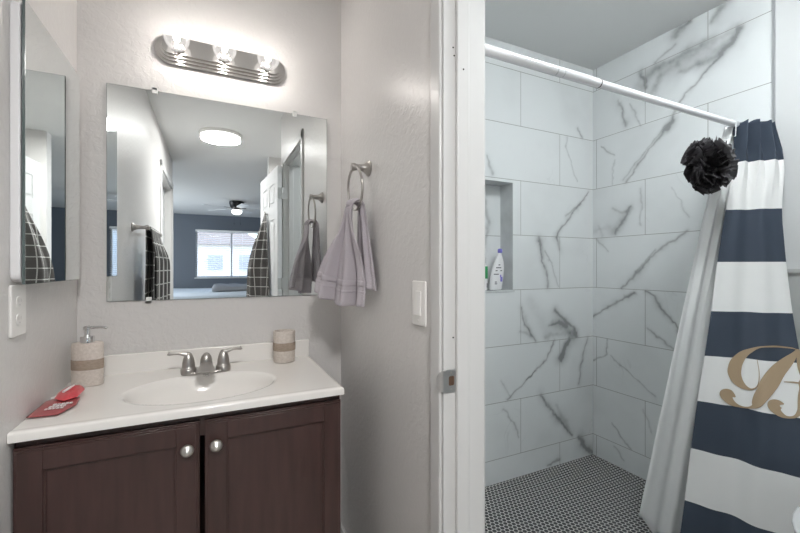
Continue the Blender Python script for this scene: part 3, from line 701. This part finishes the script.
op = thing('wall_outlet', (XL, 1.231, 1.098), 'white outlet plate on the left wall below the medicine cabinet', 'outlet')
mt = Matrix(((0, 0, 1, 0), (1, 0, 0, 1.231), (0, 1, 0, 1.096), (0, 0, 0, 1)))
bm = bmesh.new(); prism(bm, rrect(.080, .122, .006, 4), XL, XL+.006, mt); pl = obj('plate', bm, 'plastic', op, bevel=.002)
for dz in (-.022, .020):
    bm = bmesh.new(); prism(bm, [(x, y+dz) for x, y in rrect(.034, .028, .012, 6)], XL+.006, XL+.0075, mt); rc = obj('receptacle', bm, 'plastic', op, bevel=.0008)
    bm = bmesh.new()
    for dy in (-.006, .006): prism(bm, [(x+dy, y+dz+.003) for x, y in rrect(.002, .008, .0009, 1)], XL+.0074, XL+.0077, mt)
    prism(bm, [(x, y+dz-.007) for x, y in rrect(.004, .004, .0018, 3)], XL+.0074, XL+.0077, mt); obj('slot', bm, 'steel', rc)

def folds(s, k, ph): return math.sin(s*k*2*PI+ph)*.65+math.sin(s*k*3.7*PI+ph*2.1+1)*.35
def sheet(name, m, nu, nv, P, parent=None, thick=.006, uvf=None, **kw):
    bm = bmesh.new(); uvl = bm.loops.layers.uv.new('uv')
    g = [[bm.verts.new(P(i/nu, j/nv)) for j in range(nv+1)] for i in range(nu+1)]
    for i in range(nu):
        for j in range(nv):
            fc = bm.faces.new((g[i][j], g[i+1][j], g[i+1][j+1], g[i][j+1]))
            for lp, (a, b) in zip(fc.loops, ((i, j), (i+1, j), (i+1, j+1), (i, j+1))):
                lp[uvl].uv = uvf(a/nu, b/nv) if uvf else (a/nu, b/nv)
    o = obj(name, bm, m, parent, smooth='full', **kw)
    if thick:
        md = o.modifiers.new('solid', 'SOLIDIFY'); md.thickness = thick; md.offset = 0
    return o

# towel bar on the left wall, seen end-on in the mirror
tbx = XL+.075
t = thing('towel_bar', (XL, .35, 1.43), 'nickel towel bar on the left wall, visible in the mirror', 'towel bar')
bm = bmesh.new(); tube(bm, [(tbx, .655, 1.43), (tbx, .03, 1.43)], .008, 12); obj('bar', bm, 'nickel', t, smooth=True)
for yy in (.655, .03):
    bm = bmesh.new(); lathe(bm, [(.026, 0), (.026, .005), (.018, .012), (.011, .028), (.010, .060), (.014, .070), (.016, .076), (.012, .086), (0, .090)], (XL, yy, 1.43), 'x', 22); obj('post', bm, 'nickel', t, smooth=True)
def P_bar(a, b):
    # b runs from the back hem over the bar to the front hem; a along the bar
    y = lerp(.585, .16, a); r = .013
    Lb, Lf = .56, .62; tot = Lb+Lf+PI*r; d = b*tot
    w = folds(a, 3.2, .4)
    if d < Lb: q = (Lb-d)/Lb; x = tbx-r-.012*q+w*.010*q; z = 1.43-(Lb-d)
    elif d < Lb+PI*r: th = (d-Lb)/r; x = tbx-r*math.cos(th); z = 1.43+r*math.sin(th)
    else: q = (d-Lb-PI*r)/Lf; x = tbx+r+.030*smooth01(q*3)*(.55+.9*a)+w*.017*smooth01(q*2.5); z = 1.43-(d-Lb-PI*r)
    x = max(x, XL+.018)
    return (x, y+.012*math.sin(z*9), z)
o = sheet('bath_towel', 'check', 60, 60, P_bar, uvf=lambda a, b: (a*.52+.02, b*1.2+.01))
tag(o, 'dark grey checked towel over the bar on the left wall, seen in the mirror', 'towel', 'dark grey checked towels')

# ================================================================== RIGHT WALL (partition)
RY, RZ = 1.352, 1.562
tr = thing('towel_ring', (XR, RY, RZ), 'nickel towel ring mounted on the wall right of the mirror', 'towel ring')
bm = bmesh.new(); lathe(bm, [(.029, 0), (.029, -.005), (.021, -.011), (.013, -.024), (.0105, -.044), (.012, -.050), (.0145, -.058), (.012, -.068), (0, -.071)], (XR, RY, RZ), 'x', 24); obj('post', bm, 'nickel', tr, smooth=True)
bm = bmesh.new(); rc_ = (XR-.055, RY-.002, RZ-.079); rr_ = .077
tube(bm, [(rc_[0]-.004*math.cos(a), rc_[1]+rr_*math.sin(a), rc_[2]+rr_*math.cos(a)) for a in np.linspace(0, 2*PI, 49)[:-1]], .0048, 12, closed=True); obj('ring', bm, 'nickel', tr, smooth='full')
# towel through the ring: gathered at the ring, its front tail swings towards the mirror wall
RB = Vector((rc_[0], RY-.006, rc_[2]-rr_))        # ring bottom
def P_ring(a, b):
    c = a-.5
    r = .024; Lb, Lf = .295, .345; tot = Lb+Lf+PI*r; d = b*tot
    w = folds(a, 2.6, 1.2)
    if d < Lb:                                    # back tail, next to the wall
        q = (Lb-d)/Lb; hw = lerp(.052, .155, q**.85)
        cen = Vector((RB.x+r+.008*q, RB.y-.010*q, RB.z-(Lb-d)*1.0))
        off = Vector((.03*q, 1, 0)).normalized()*c*hw + Vector((1, 0, 0))*w*(.009+.008*q)
        p = cen+off+Vector((0, 0, .010*math.cos(c*PI)-.012*q*c))
        p.y -= .022*q
    elif d < Lb+PI*r:
        th = (d-Lb)/r; cen = Vector((RB.x+r*math.cos(th), RB.y, RB.z+r*math.sin(th)+.004)); p = cen+Vector((0, c*.052, .010*math.cos(c*PI)))+Vector((1, 0, 0))*w*.008
    else:
        q = (d-Lb-PI*r)/Lf; hw = lerp(.052, .225, smooth01(q*1.05)**.8)
        dirv = Vector((-.80*smooth01(q*1.6), 1, 0)).normalized()
        cen = Vector((RB.x-r-.036*q, RB.y+.012*q, RB.z-(d-Lb-PI*r)))
        p = cen+dirv*c*hw+Vector((-1, -.7, 0)).normalized()*w*(.010+.019*q)
        p.z += .010*math.cos(c*PI)*(1-q)+.09*q*max(0, c)
    p.x = min(p.x, XR-.012); return p
o = sheet('hand_towel', 'terry', 56, 80, P_ring, thick=.007)
tag(o, 'lavender grey hand towel hanging through the towel ring beside the mirror', 'towel')
# woven border stripes near the hem, a raised ribbon following the cloth
for nm, b0, b1 in (('towel_border', .875, .905), ('towel_border', .925, .935)):
    def Q(a, b, b0=b0, b1=b1):
        p = Vector(P_ring(a, lerp(b0, b1, b))); return p
    obj_ = sheet(nm, 'terry', 56, 3, Q, parent=o, thick=.0095)

ls = thing('light_switch', (XR, .955, 1.098), 'white rocker light switch on the wall left of the doorway', 'light switch')
mt = Matrix(((0, 0, -1, 0), (1, 0, 0, .957), (0, 1, 0, 1.098), (0, 0, 0, 1)))
bm = bmesh.new(); prism(bm, rrect(.076, .124, .006, 4), -XR, -XR+.006, mt); obj('plate', bm, 'plastic', ls, bevel=.002)
bm = bmesh.new(); prism(bm, rrect(.035, .068, .003, 3), -XR+.006, -XR+.0085, mt)
vs_ = [v_ for v_ in bm.verts if v_.co.x < XR-.008]
for v_ in vs_: v_.co.x -= .003*max(0, -(v_.co.z-1.098)/.034)
obj('rocker', bm, 'plastic', ls, bevel=.001)
for dz in (-.048, .048):
    bm = bmesh.new(); lathe(bm, [(0, -.0075), (.0028, -.007), (.003, -.006)], (XR, .957, 1.098+dz), 'x', 10); obj('screw', bm, 'plastic', ls)

# checked towel on a hook near the free edge of the open door
Hp = Rm @ Vector((.40, -.035, 1.65))
hk = thing('robe_hook', tuple(Hp), 'small nickel hook on the open white door', 'hook')
nrm = (Rm.to_3x3() @ Vector((0, -1, 0))).normalized(); alo = (Rm.to_3x3() @ Vector((1, 0, 0))).normalized()
bm = bmesh.new(); tube(bm, [Hp, Hp+nrm*.016, Hp+nrm*.026+Vector((0, 0, .02))], [.009, .005, .006], 10); obj('peg', bm, 'nickel', hk, smooth=True)
def P_hook(a, b):
    q = b; hw = .012+.20*q**.75; c = (a-.5)*2
    w = folds(a, 2.1, .9)
    ctr = Hp+nrm*(.014+.0*q)+Vector((0, 0, -.9*q+.012))
    # cloth bunched round the hook: an open drape that bulges away from the door
    p = ctr+alo*(c*hw*(.95 if c < 0 else 1.25))+nrm*(max(0, 1-((c-.45)/1.25)**2)*.125*smooth01(q*1.5+.1)+w*.020*smooth01(q*3)*min(1, c+1.2)+.004)
    return p
o = sheet('hanging_towel', 'check', 60, 60, P_hook, uvf=lambda a, b: ((a-.5)*.75*(.35+.65*b)+.5+b*.10, b*.95))
tag(o, 'dark grey checked towel hanging from the open white door, seen in the mirror', 'towel', 'dark grey checked towels')

# ================================================================== SHOWER
RYD, RZD = .88, 1.805
rod = thing('shower_rod', (1.4, RYD, RZD), 'white telescoping shower rod across the tiled shower', 'curtain rod')
bm = bmesh.new(); tube(bm, [(XB+.016, RYD, RZD), (1.150, RYD, RZD)], .0148, 20); a_ = obj('outer_tube', bm, 'rod', rod, smooth=True)
bm = bmesh.new(); tube(bm, [(1.150, RYD, RZD), (XS-.016, RYD, RZD)], .0128, 20); obj('inner_tube', bm, 'rod', rod, smooth=True)
for x, r, w, m_ in ((.955, .0153, .004, 'metal_trim'), (.985, .0153, .003, 'metal_trim'), (1.151, .0153, .004, 'dark_ring')):
    bm = bmesh.new(); tube(bm, [(x-w/2, RYD, RZD), (x+w/2, RYD, RZD)], r, 20); obj('joint_ring', bm, m_, rod, smooth=True)
for x in (XB+.0135, XS-.008):
    bm = bmesh.new(); tube(bm, [(x-.0, RYD, RZD), (x+(.010 if x < 1 else -.010)*1, RYD, RZD)], .021, 20); obj('end_cap', bm, 'rod', rod, smooth=True)

# curtain: gathered on the rod at the right end, its outer side pulled towards the room
CA = [(1.835, 1.995, .875), (1.637, 1.985, .880), (1.432, 1.946, .892), (1.217, 1.905, .902), (1.012, 1.860, .902), (.835, 1.817, .903), (.651, 1.778, .908), (.466, 1.747, .914), (.265, 1.713, .918), (.085, 1.682, .925)]
CB = [(1.835, 2.135, .805), (1.637, 2.120, .758), (1.432, 2.098, .762), (1.217, 2.088, .744), (1.012, 2.06, .715), (.835, 2.0, .669), (.651, 1.90, .62), (.466, 1.83, .604), (.265, 1.80, .600), (.085, 1.79, .600)]
def interp(tab, z):
    if z >= tab[0][0]: return Vector(tab[0][1:])
    for (za, xa, ya), (zb, xb, yb) in zip(tab, tab[1:]):
        if z >= zb:
            t = (za-z)/(za-zb); return Vector((xa+(xb-xa)*t, ya+(yb-ya)*t))
    return Vector(tab[-1][1:])
def curtain_pt(s, z):
    A = sum((interp(CA, z+k*.04) for k in (-1, 0, 1)), Vector((0, 0)))/3; Bv = sum((interp(CB, z+k*.05) for k in (-1, 0, 1)), Vector((0, 0)))/3
    d = Bv-A; n = Vector((-d.y, d.x)).normalized()
    if n.y > 0: n = -n
    q = smooth01((1.84-z)/.42)
    tight = abs(((s*3.5+.25) % 1)*2-1)*2-1
    pleat = lerp(tight*.026, folds(s, 1.6, .8)*.013, q)
    p = A+d*s+n*pleat+Vector((.0, .0))
    if z > 1.60: p.x = min(p.x, XS-.012)
    return Vector((p.x, p.y, z))
Z_T, Z_B = 1.812, .085
cu = sheet('shower_curtain', 'curtain', 120, 150, lambda a, b: curtain_pt(a, lerp(Z_T, Z_B, b)) + Vector((0, 0, .004*math.sin(a*31) if b == 0 else 0)), thick=.002, uvf=lambda a, b: (a, lerp(Z_T, Z_B, b)))
tag(cu, 'navy and white striped shower curtain with a tan letter B', 'shower curtain')
def liner_pt(a, b):
    z = lerp(1.80, lerp(.105, .02, smooth01(a*2.5)), b); q = smooth01(b*1.3)
    A = Vector((1.970, .885)).lerp(Vector((1.690, 1.075)), b**.95); Bv = Vector((2.12, .83)).lerp(Vector((1.86, .975)), b)
    d = Bv-A; n = Vector((-d.y, d.x)).normalized()
    w = lerp((abs(((a*4) % 1)*2-1)*2-1)*.010, folds(a, 1.7, .3)*.013, q)
    p = A+d*a-n*(w)+Vector((.0, .022))
    return Vector((min(p.x, XS-.01), p.y, z))
li = sheet('curtain_liner', 'liner', 70, 80, liner_pt, thick=.0012)
tag(li, 'plain white vinyl liner hanging behind the striped curtain, inside the shower', 'shower curtain liner')

# letter B: tapering strokes laid on the cloth; stroke = list of (s, z, half width in metres)
STROKES = [[(0.969,0.8818,0.0014),(0.924,0.8861,0.0022),(0.834,0.888,0.0029),(0.714,0.8893,0.0033),(0.592,0.884,0.0029),(0.504,0.8668,0.0082),(0.416,0.8452,0.0149),(0.355,0.8186,0.0209),(0.336,0.7914,0.023),(0.343,0.7715,0.0222),(0.379,0.749,0.0184),(0.435,0.7328,0.0117),(0.494,0.726,0.0051),(0.534,0.7283,0.0029),(0.569,0.7401,0.0018),(0.583,0.7618,0.0014),(0.581,0.7965,0.0011),(0.57,0.8215,0.0009),(0.564,0.8373,0.0007)],[(0.97,0.8793,0.0036),(0.933,0.8624,0.0093),(0.854,0.8354,0.0171),(0.749,0.7989,0.0235),(0.677,0.7605,0.0262),(0.637,0.7312,0.0233),(0.599,0.7043,0.0205),(0.571,0.6801,0.0156),(0.541,0.6664,0.0064),(0.478,0.6579,0.0029),(0.402,0.6587,0.0051),(0.332,0.6689,0.0124),(0.284,0.687,0.0184),(0.276,0.6966,0.0206),(0.303,0.701,0.0162),(0.34,0.6954,0.0088),(0.366,0.6897,0.0022)],[(0.97,0.767,0.0021),(0.905,0.7683,0.0028),(0.815,0.7665,0.0014)],[(0.807,0.6932,0.0021),(0.76,0.6953,0.0104),(0.733,0.6902,0.0187),(0.724,0.6809,0.0201),(0.745,0.6669,0.0138),(0.792,0.6557,0.0082),(0.844,0.652,0.0041),(0.904,0.6588,0.0047),(0.947,0.6783,0.0088),(0.969,0.7046,0.0136),(0.978,0.7274,0.0137),(0.973,0.7499,0.0076),(0.953,0.7654,0.0021)],[(0.969,0.8818,0.0029),(1.013,0.8729,0.0078),(1.049,0.8518,0.0127),(1.039,0.8214,0.014),(1.012,0.7913,0.009),(0.954,0.7689,0.0021)]]
def cloth_normal(s, z):
    e = .004; a = curtain_pt(s+e, z)-curtain_pt(s-e, z); b = curtain_pt(s, z+e)-curtain_pt(s, z-e); n = a.cross(b).normalized()
    return n if n.y < 0 or n.x < 0 else -n
bm = bmesh.new()
for st in STROKES:
    # resample with Catmull-Rom
    P_ = [st[0]]+st+[st[-1]]; pts = []
    for i in range(1, len(P_)-2):
        for k in range(8):
            t = k/8; pts.append([.5*((2*P_[i][c])+(-P_[i-1][c]+P_[i+1][c])*t+(2*P_[i-1][c]-5*P_[i][c]+4*P_[i+1][c]-P_[i+2][c])*t*t+(-P_[i-1][c]+3*P_[i][c]-3*P_[i+1][c]+P_[i+2][c])*t**3) for c in range(3)])
    pts.append(list(st[-1])); L = []
    C3 = [curtain_pt(min(.999, max(.0, s)), z) for s, z, w in pts]; N3 = [cloth_normal(min(.99, max(.01, s)), z) for s, z, w in pts]
    for i in range(len(pts)):
        tg = (C3[min(i+1, len(C3)-1)]-C3[max(i-1, 0)]).normalized(); sd_ = tg.cross(N3[i]).normalized(); w = max(pts[i][2], .0006)
        row = [C3[i]+N3[i]*.0030+sd_*w*k for k in (-1, -.5, 0, .5, 1)]
        # keep every point on the cloth: project by height and distance
        L.append([bm.verts.new(p) for p in row])
    for a, b in zip(L, L[1:]):
        for k in range(4): bm.faces.new((a[k], a[k+1], b[k+1], b[k]))
lb = obj('letter_applique', bm, 'gold', cu, label='tan script capital letter B')
md = lb.modifiers.new('s', 'SOLIDIFY'); md.thickness = .0012; md.offset = 0
md = lb.modifiers.new('w', 'SHRINKWRAP'); md.target = cu; md.wrap_method = 'PROJECT' if False else 'NEAREST_SURFACEPOINT'; md.wrap_mode = 'ABOVE_SURFACE'; md.offset = .0024
lb.modifiers.move(1, 0)

# loofah: many ruffled ribbons of netting
random.seed(11)
LC = Vector((1.795, .872, 1.600))
lf = thing('loofah', tuple(LC), 'black mesh bath loofah hanging at the end of the shower rod', 'loofah')
bm = bmesh.new()
for k in range(34):
    d = Vector((random.gauss(0, 1), random.gauss(0, 1), random.gauss(0, 1))).normalized()
    e = d.orthogonal().normalized(); e = Matrix.Rotation(random.uniform(0, 6.28), 3, d) @ e
    f_ = d.cross(e); n_ = 80; span = random.uniform(.8, 1.7); ph = random.uniform(0, 6); fr = random.uniform(6, 10)
    base_r = random.uniform(.050, .070); top_r = random.uniform(.092, .122); prev = None
    for i in range(n_+1):
        t = (i/n_-.5)*span; dirn = (d*math.cos(t)+e*math.sin(t)).normalized()
        wv = math.sin(i/n_*fr*2*PI+ph)*.022+math.sin(i/n_*fr*3.3*PI+ph)*.007
        r0 = LC+dirn*base_r+f_*wv*.35; r1 = LC+dirn*(base_r+top_r)/2+f_*wv; 
        r2 = LC+dirn*(top_r+.009*math.sin(i*.45+ph))+f_*(wv*1.25+.004*math.cos(i*.7))
        row = [bm.verts.new((p.x if False else LC.x+(p.x-LC.x)*1.03, LC.y+(p.y-LC.y)*.62, LC.z+(p.z-LC.z)*.96)) for p in (r0, r1, r2)]
        if prev:
            for a in range(2): bm.faces.new((prev[a], prev[a+1], row[a+1], row[a]))
        prev = row
obj('netting', bm, 'loofah', lf, smooth='full')
bm = bmesh.new(); lathe(bm, [(0, -.055), (.035, -.04), (.055, 0), (.035, .04), (0, .055)], LC, 'z', 16, 1, .6); obj('core', bm, 'loofah', lf, smooth=True)
bm = bmesh.new(); tube(bm, [LC+Vector((.03, 0, .06)), LC+Vector((.10, .0, .13)), (1.972, RYD-.016, RZD-.06), (1.976, RYD-.016, RZD), (1.976, RYD, RZD+.016), (1.976, RYD+.016, RZD), (1.974, RYD+.014, RZD-.06), LC+Vector((.10, .006, .13)), LC+Vector((.035, .004, .06))], .0014, 6); obj('cord', bm, 'liner', lf, smooth=True)

# bottles in the niche
sz = NZ0+.001
bt = thing('shampoo_bottle', (1.432, 1.742, sz), 'curved white shampoo bottle with purple cap standing in the shower niche', 'bottle')
bm = bmesh.new(); secs = []
prof = [(0, .036), (.004, .040), (.03, .043), (.07, .0435), (.11, .040), (.145, .031), (.170, .020), (.186, .012), (.192, .010)]
for z, w in prof:
    lean = .030*smooth01(z/.19); secs.append([bm.verts.new((1.432+lean+w*math.cos(a), 1.742+w*.55*math.sin(a), sz+z*1.08)) for a in [2*PI*i/28 for i in range(28)]])
for a, b in zip(secs, secs[1:]):
    for i in range(28): bm.faces.new((a[i], a[(i+1) % 28], b[(i+1) % 28], b[i]))
bm.faces.new(secs[0]); bm.faces.new(secs[-1]); bb_ = obj('bottle_body', bm, 'bottle', bt, smooth='full')
bm = bmesh.new(); lathe(bm, [(0, 0), (.012, 0), (.013, .004), (.013, .018), (.009, .023), (0, .024)], (1.464, 1.742, sz+.2075), 'z', 18); obj('cap', bm, 'purple', bt, smooth=True, label='purple cap')
def on_bottle(x, z, w, h, m_, nm):
    # small patch bent to the bottle's front
    bm = bmesh.new(); rows = []
    for i in range(7):
        xx = x-w/2+w*i/6; r = .0425*(1-max(0, (z-.10))*1.7); c = max(-.96, min(.96, (xx-(1.432+.030*smooth01(z/.19)))/r)); yy = 1.742-r*.55*math.sqrt(1-c*c)-.0012
        rows.append([bm.verts.new((xx, yy, sz+z-h/2)), bm.verts.new((xx, yy-.0002, sz+z+h/2))])
    for a, b in zip(rows, rows[1:]): bm.faces.new((a[0], b[0], b[1], a[1]))
    o = obj(nm, bm, m_, bb_); s_ = o.modifiers.new('s', 'SOLIDIFY'); s_.thickness = .0006
on_bottle(1.455, .060, .018, .026, 'purple', 'logo'); on_bottle(1.448, .078, .009, .014, 'purple', 'logo')
for z, x, w in ((.140, 1.442, .010), (.124, 1.438, .030), (.108, 1.424, .010), (.108, 1.452, .012), (.088, 1.422, .026), (.045, 1.417, .012), (.035, 1.417, .014)): on_bottle(x, z, w, .005, 'ink', 'print')
gb = thing('body_wash_bottle', (1.320, 1.728, sz), 'white bottle with green label at the left edge of the shower niche', 'bottle')
bm = bmesh.new(); prism(bm, [(1.322+x, 1.728+y) for x, y in rrect(.075, .036, .016, 6)], sz, sz+.140); prism(bm, [(1.322+x, 1.728+y) for x, y in rrect(.060, .028, .013, 6)], sz+.140, sz+.150); g_ = obj('bottle_body', bm, 'bottle', gb, bevel=.004)
obj('label', B((1.300, 1.352, 1.7088, 1.7098, sz+.065, sz+.132)), 'green', g_, label='green label')
obj('print', B((1.346, 1.350, 1.7086, 1.7096, sz+.015, sz+.04)), 'ink', g_)

# toilet on the right wall (only its lid edge reaches the frame)
tl = thing('toilet', (1.80, .385, 0), 'white toilet at the lower right corner beside the curtain', 'toilet')
def oval(cx, cy, a, b, n=36, flat=.0):
    out = []
    for i in range(n):
        t = 2*PI*i/n; x = a*math.cos(t); y = b*math.sin(t)
        if x > 0: y *= 1.0; x *= .92
        out.append((cx+x, cy+y))
    return out
bm = bmesh.new(); secs = []
for z, cx, a, b in ((0, 1.80, .20, .105), (.03, 1.80, .195, .10), (.18, 1.78, .19, .10), (.30, 1.735, .24, .145), (.37, 1.715, .262, .175), (.405, 1.71, .268, .180)):
    secs.append([bm.verts.new((x, y, z)) for x, y in oval(cx, .385, a, b)])
for a, b in zip(secs, secs[1:]):
    for i in range(36): bm.faces.new((a[i], a[(i+1) % 36], b[(i+1) % 36], b[i]))
bm.faces.new(secs[0]); bm.faces.new(secs[-1]); obj('bowl', bm, 'porcelain', tl, smooth=True, sub=1)
bm = bmesh.new(); prism(bm, oval(1.705, .385, .268, .184), .406, .420); obj('seat', bm, 'porcelain', tl, bevel=.005, segs=3)
bm = bmesh.new(); prism(bm, oval(1.705, .385, .272, .188), .423, .440); obj('lid', bm, 'porcelain', tl, bevel=.007, segs=4)
bm = bmesh.new(); prism(bm, [(2.060+x, .385+y) for x, y in rrect(.18, .40, .03, 5)], .385, .74); obj('tank', bm, 'porcelain', tl, bevel=.006)
bm = bmesh.new(); prism(bm, [(2.055+x, .385+y) for x, y in rrect(.20, .42, .03, 5)], .741, .775); tk = obj('tank_lid', bm, 'porcelain', tl, bevel=.008, segs=3)
bm = bmesh.new(); tube(bm, [(1.972, .25, .68), (1.955, .25, .68), (1.952, .32, .672)], [.012, .008, .006], 10); obj('flush_handle', bm, 'chrome', tl, smooth=True)

# ================================================================== CEILING LAMPS, BEDROOM
def disc_lamp(x, y, r, label, lm, dp=1):
    t = thing('ceiling_lamp', (x, y, H), label, 'ceiling light')
    bm = bmesh.new(); lathe(bm, [(0, 0), (r, 0), (r, -.022), (r-.006, -.030), (r-.012, -.031), (0, -.031)], (x, y, H), 'z', 48); obj('housing', bm, 'plastic', t, smooth=True)
    bm = bmesh.new(); lathe(bm, [(r-.013, -.0312), (r-.016, -.0312-.006*dp*1.6), (r-.05, -.0312-.010*dp*2), (0, -.0312-.012*dp*2)], (x, y, H), 'z', 48); obj('lens', bm, lm, t, smooth=True, label='lit round lens')
disc_lamp(.077, -.64, .183, 'round flush ceiling light in the hall, seen in the mirror', 'lamp')
disc_lamp(1.42, .46, .15, 'domed ceiling light of the toilet and shower room', 'lamp2', 3.5)

fx, fy = .43, -4.7
fn = thing('ceiling_fan', (fx, fy, H), 'ceiling fan with black motor and lit bowl in the bedroom, seen in the mirror', 'ceiling fan')
bm = bmesh.new(); lathe(bm, [(0, 0), (.13, 0), (.135, -.03), (.12, -.10), (.10, -.13), (.06, -.14), (.06, -.165), (0, -.165)], (fx, fy, H), 'z', 28); obj('motor', bm, 'black', fn, smooth=True)
bm = bmesh.new(); lathe(bm, [(0, -.165), (.085, -.165), (.095, -.18), (.085, -.22), (.05, -.245), (0, -.25)], (fx, fy, H), 'z', 28); obj('light_bowl', bm, 'fanlamp', fn, smooth='full', label='lit glass bowl')
for k in range(5):
    a = math.radians(72*k+8); Rk = Matrix.Translation((fx, fy, H-.135)) @ Matrix.Rotation(a, 4, 'Z') @ Matrix.Rotation(math.radians(9), 4, 'X')
    bm = bmesh.new(); prism(bm, [(.17, -.05), (.30, -.065), (.60, -.062), (.655, -.035), (.66, .03), (.61, .062), (.30, .065), (.17, .05)], -.003, .003, Rk); bl = obj('blade', bm, 'blade', fn, bevel=.001)
    bm = bmesh.new(); prism(bm, [(.05, -.02), (.20, -.012), (.24, -.03), (.24, .03), (.20, .012), (.05, .02)], .003, .008, Rk); obj('blade_bracket', bm, 'black', bl)
for dx in (-.05, .06):
    bm = bmesh.new(); tube(bm, [(fx+dx, fy+.07, H-.17), (fx+dx, fy+.07, H-.42)], .0015, 6); lathe(bm, [(0, .0), (.006, -.006), (.006, -.02), (0, -.026)], (fx+dx, fy+.07, H-.42), 'z', 8); obj('pull_chain', bm, 'black', fn)

bl = thing('window_blind', (WM, -7.06, WZ1), 'white horizontal slat blind on the bedroom window, seen in the mirror', 'blind')
obj('headrail', B((WX0-.01, WX1+.01, -7.095, -7.045, WZ1-.03, WZ1+.02)), 'blind', bl, bevel=.004)
bm = bmesh.new(); z = WZ0+.01
while z < WZ1-.04:
    box(bm, WX0-.005, WX1+.005, -.0012+0, .0012, -.024, .024, Matrix.Translation((0, -7.070, z)) @ Matrix.Rotation(math.radians(78), 4, 'X')); z += .046
obj('slats', bm, 'blind', bl, kind='stuff')
bm = bmesh.new()
for x in (WX0+.2, WM-.25, WM+.25, WX1-.2): tube(bm, [(x, -7.070, WZ0), (x, -7.070, WZ1-.03)], .0015, 6)
obj('ladder_cord', bm, 'blind', bl)

bd = thing('bed', (-.2, -5.9, 0), 'bed with pale blue cover under the bedroom window, seen in the mirror', 'bed')
obj('bed_base', B((-1.35, 1.0, -6.95, -5.05, .05, .30)), 'bedding', bd, bevel=.02)
def soft_slab(x0, x1, y0, y1, z0, z1, nn=40, am=.012):
    bm = bmesh.new(); g = []
    for i in range(nn+1):
        r = []
        for j in range(nn+1):
            u, w = i/nn, j/nn; e = min(u, 1-u, w, 1-w); z = z1-.07*(1-min(1, e/.06))**2+am*math.sin(u*9+w*4)*math.cos(w*11)
            r.append(bm.verts.new((lerp(x0, x1, u), lerp(y0, y1, w), z)))
        g.append(r)
    for i in range(nn):
        for j in range(nn): bm.faces.new((g[i][j], g[i+1][j], g[i+1][j+1], g[i][j+1]))
    rim = g[0]+[r[-1] for r in g[1:]]+g[-1][-2::-1]+[r[0] for r in g[-2:0:-1]]
    lo = [bm.verts.new((v_.co.x, v_.co.y, z0)) for v_ in rim]; n_ = len(rim)
    for i in range(n_): bm.faces.new((rim[i], rim[(i+1) % n_], lo[(i+1) % n_], lo[i]))
    bm.faces.new(lo); return bm
obj('mattress', soft_slab(-1.38, 1.03, -6.97, -5.02, .302, .70), 'bedding', bd, smooth=True)
bk = obj('blanket', soft_slab(.0, 1.02, -6.2, -5.1, .716, .81, 40, .02), 'blanket'); 
for p in bk.data.polygons: p.use_smooth = True
tag(bk, 'grey blanket heaped on the pale bed, seen in the mirror', 'blanket')

# houses across the street, pale through the blind
random.seed(5)
for x, w, h, y, lab in ((-7.0, 6.0, 4.2, -24, 'leftmost pale house outside the bedroom window'), (.2, 5.5, 3.6, -25, 'middle pale house outside the bedroom window'), (7.2, 6.0, 4.4, -24, 'rightmost pale house outside the bedroom window')):
    hs = thing('house', (x, y, -.1), lab, 'house', 'houses outside the bedroom window')
    hw = obj('wall', B((x-w/2, x+w/2, y-3, y+1, -.12, h-1)), 'stucco', hs)
    bm = bmesh.new(); mt = Matrix(((1, 0, 0, x), (0, 0, 1, 0), (0, 1, 0, h-1), (0, 0, 0, 1)))
    prism(bm, [(-w/2-.4, 0), (w/2+.4, 0), (w/4, 1.0), (-w/4, 1.0)], y-3.4, y+1.4, mt); obj('roof', bm, 'tile_roof', hs)
    for k in range(3):
        xx = x-w/2+w*(k+.5)/3; wf = obj('window', B((xx-.5, xx+.5, y+1, y+1.06, .9, 2.0)), 'trim', hs); obj('pane', B((xx-.44, xx+.44, y+1.06, y+1.07, .96, 1.94)), 'grey_glass', wf)
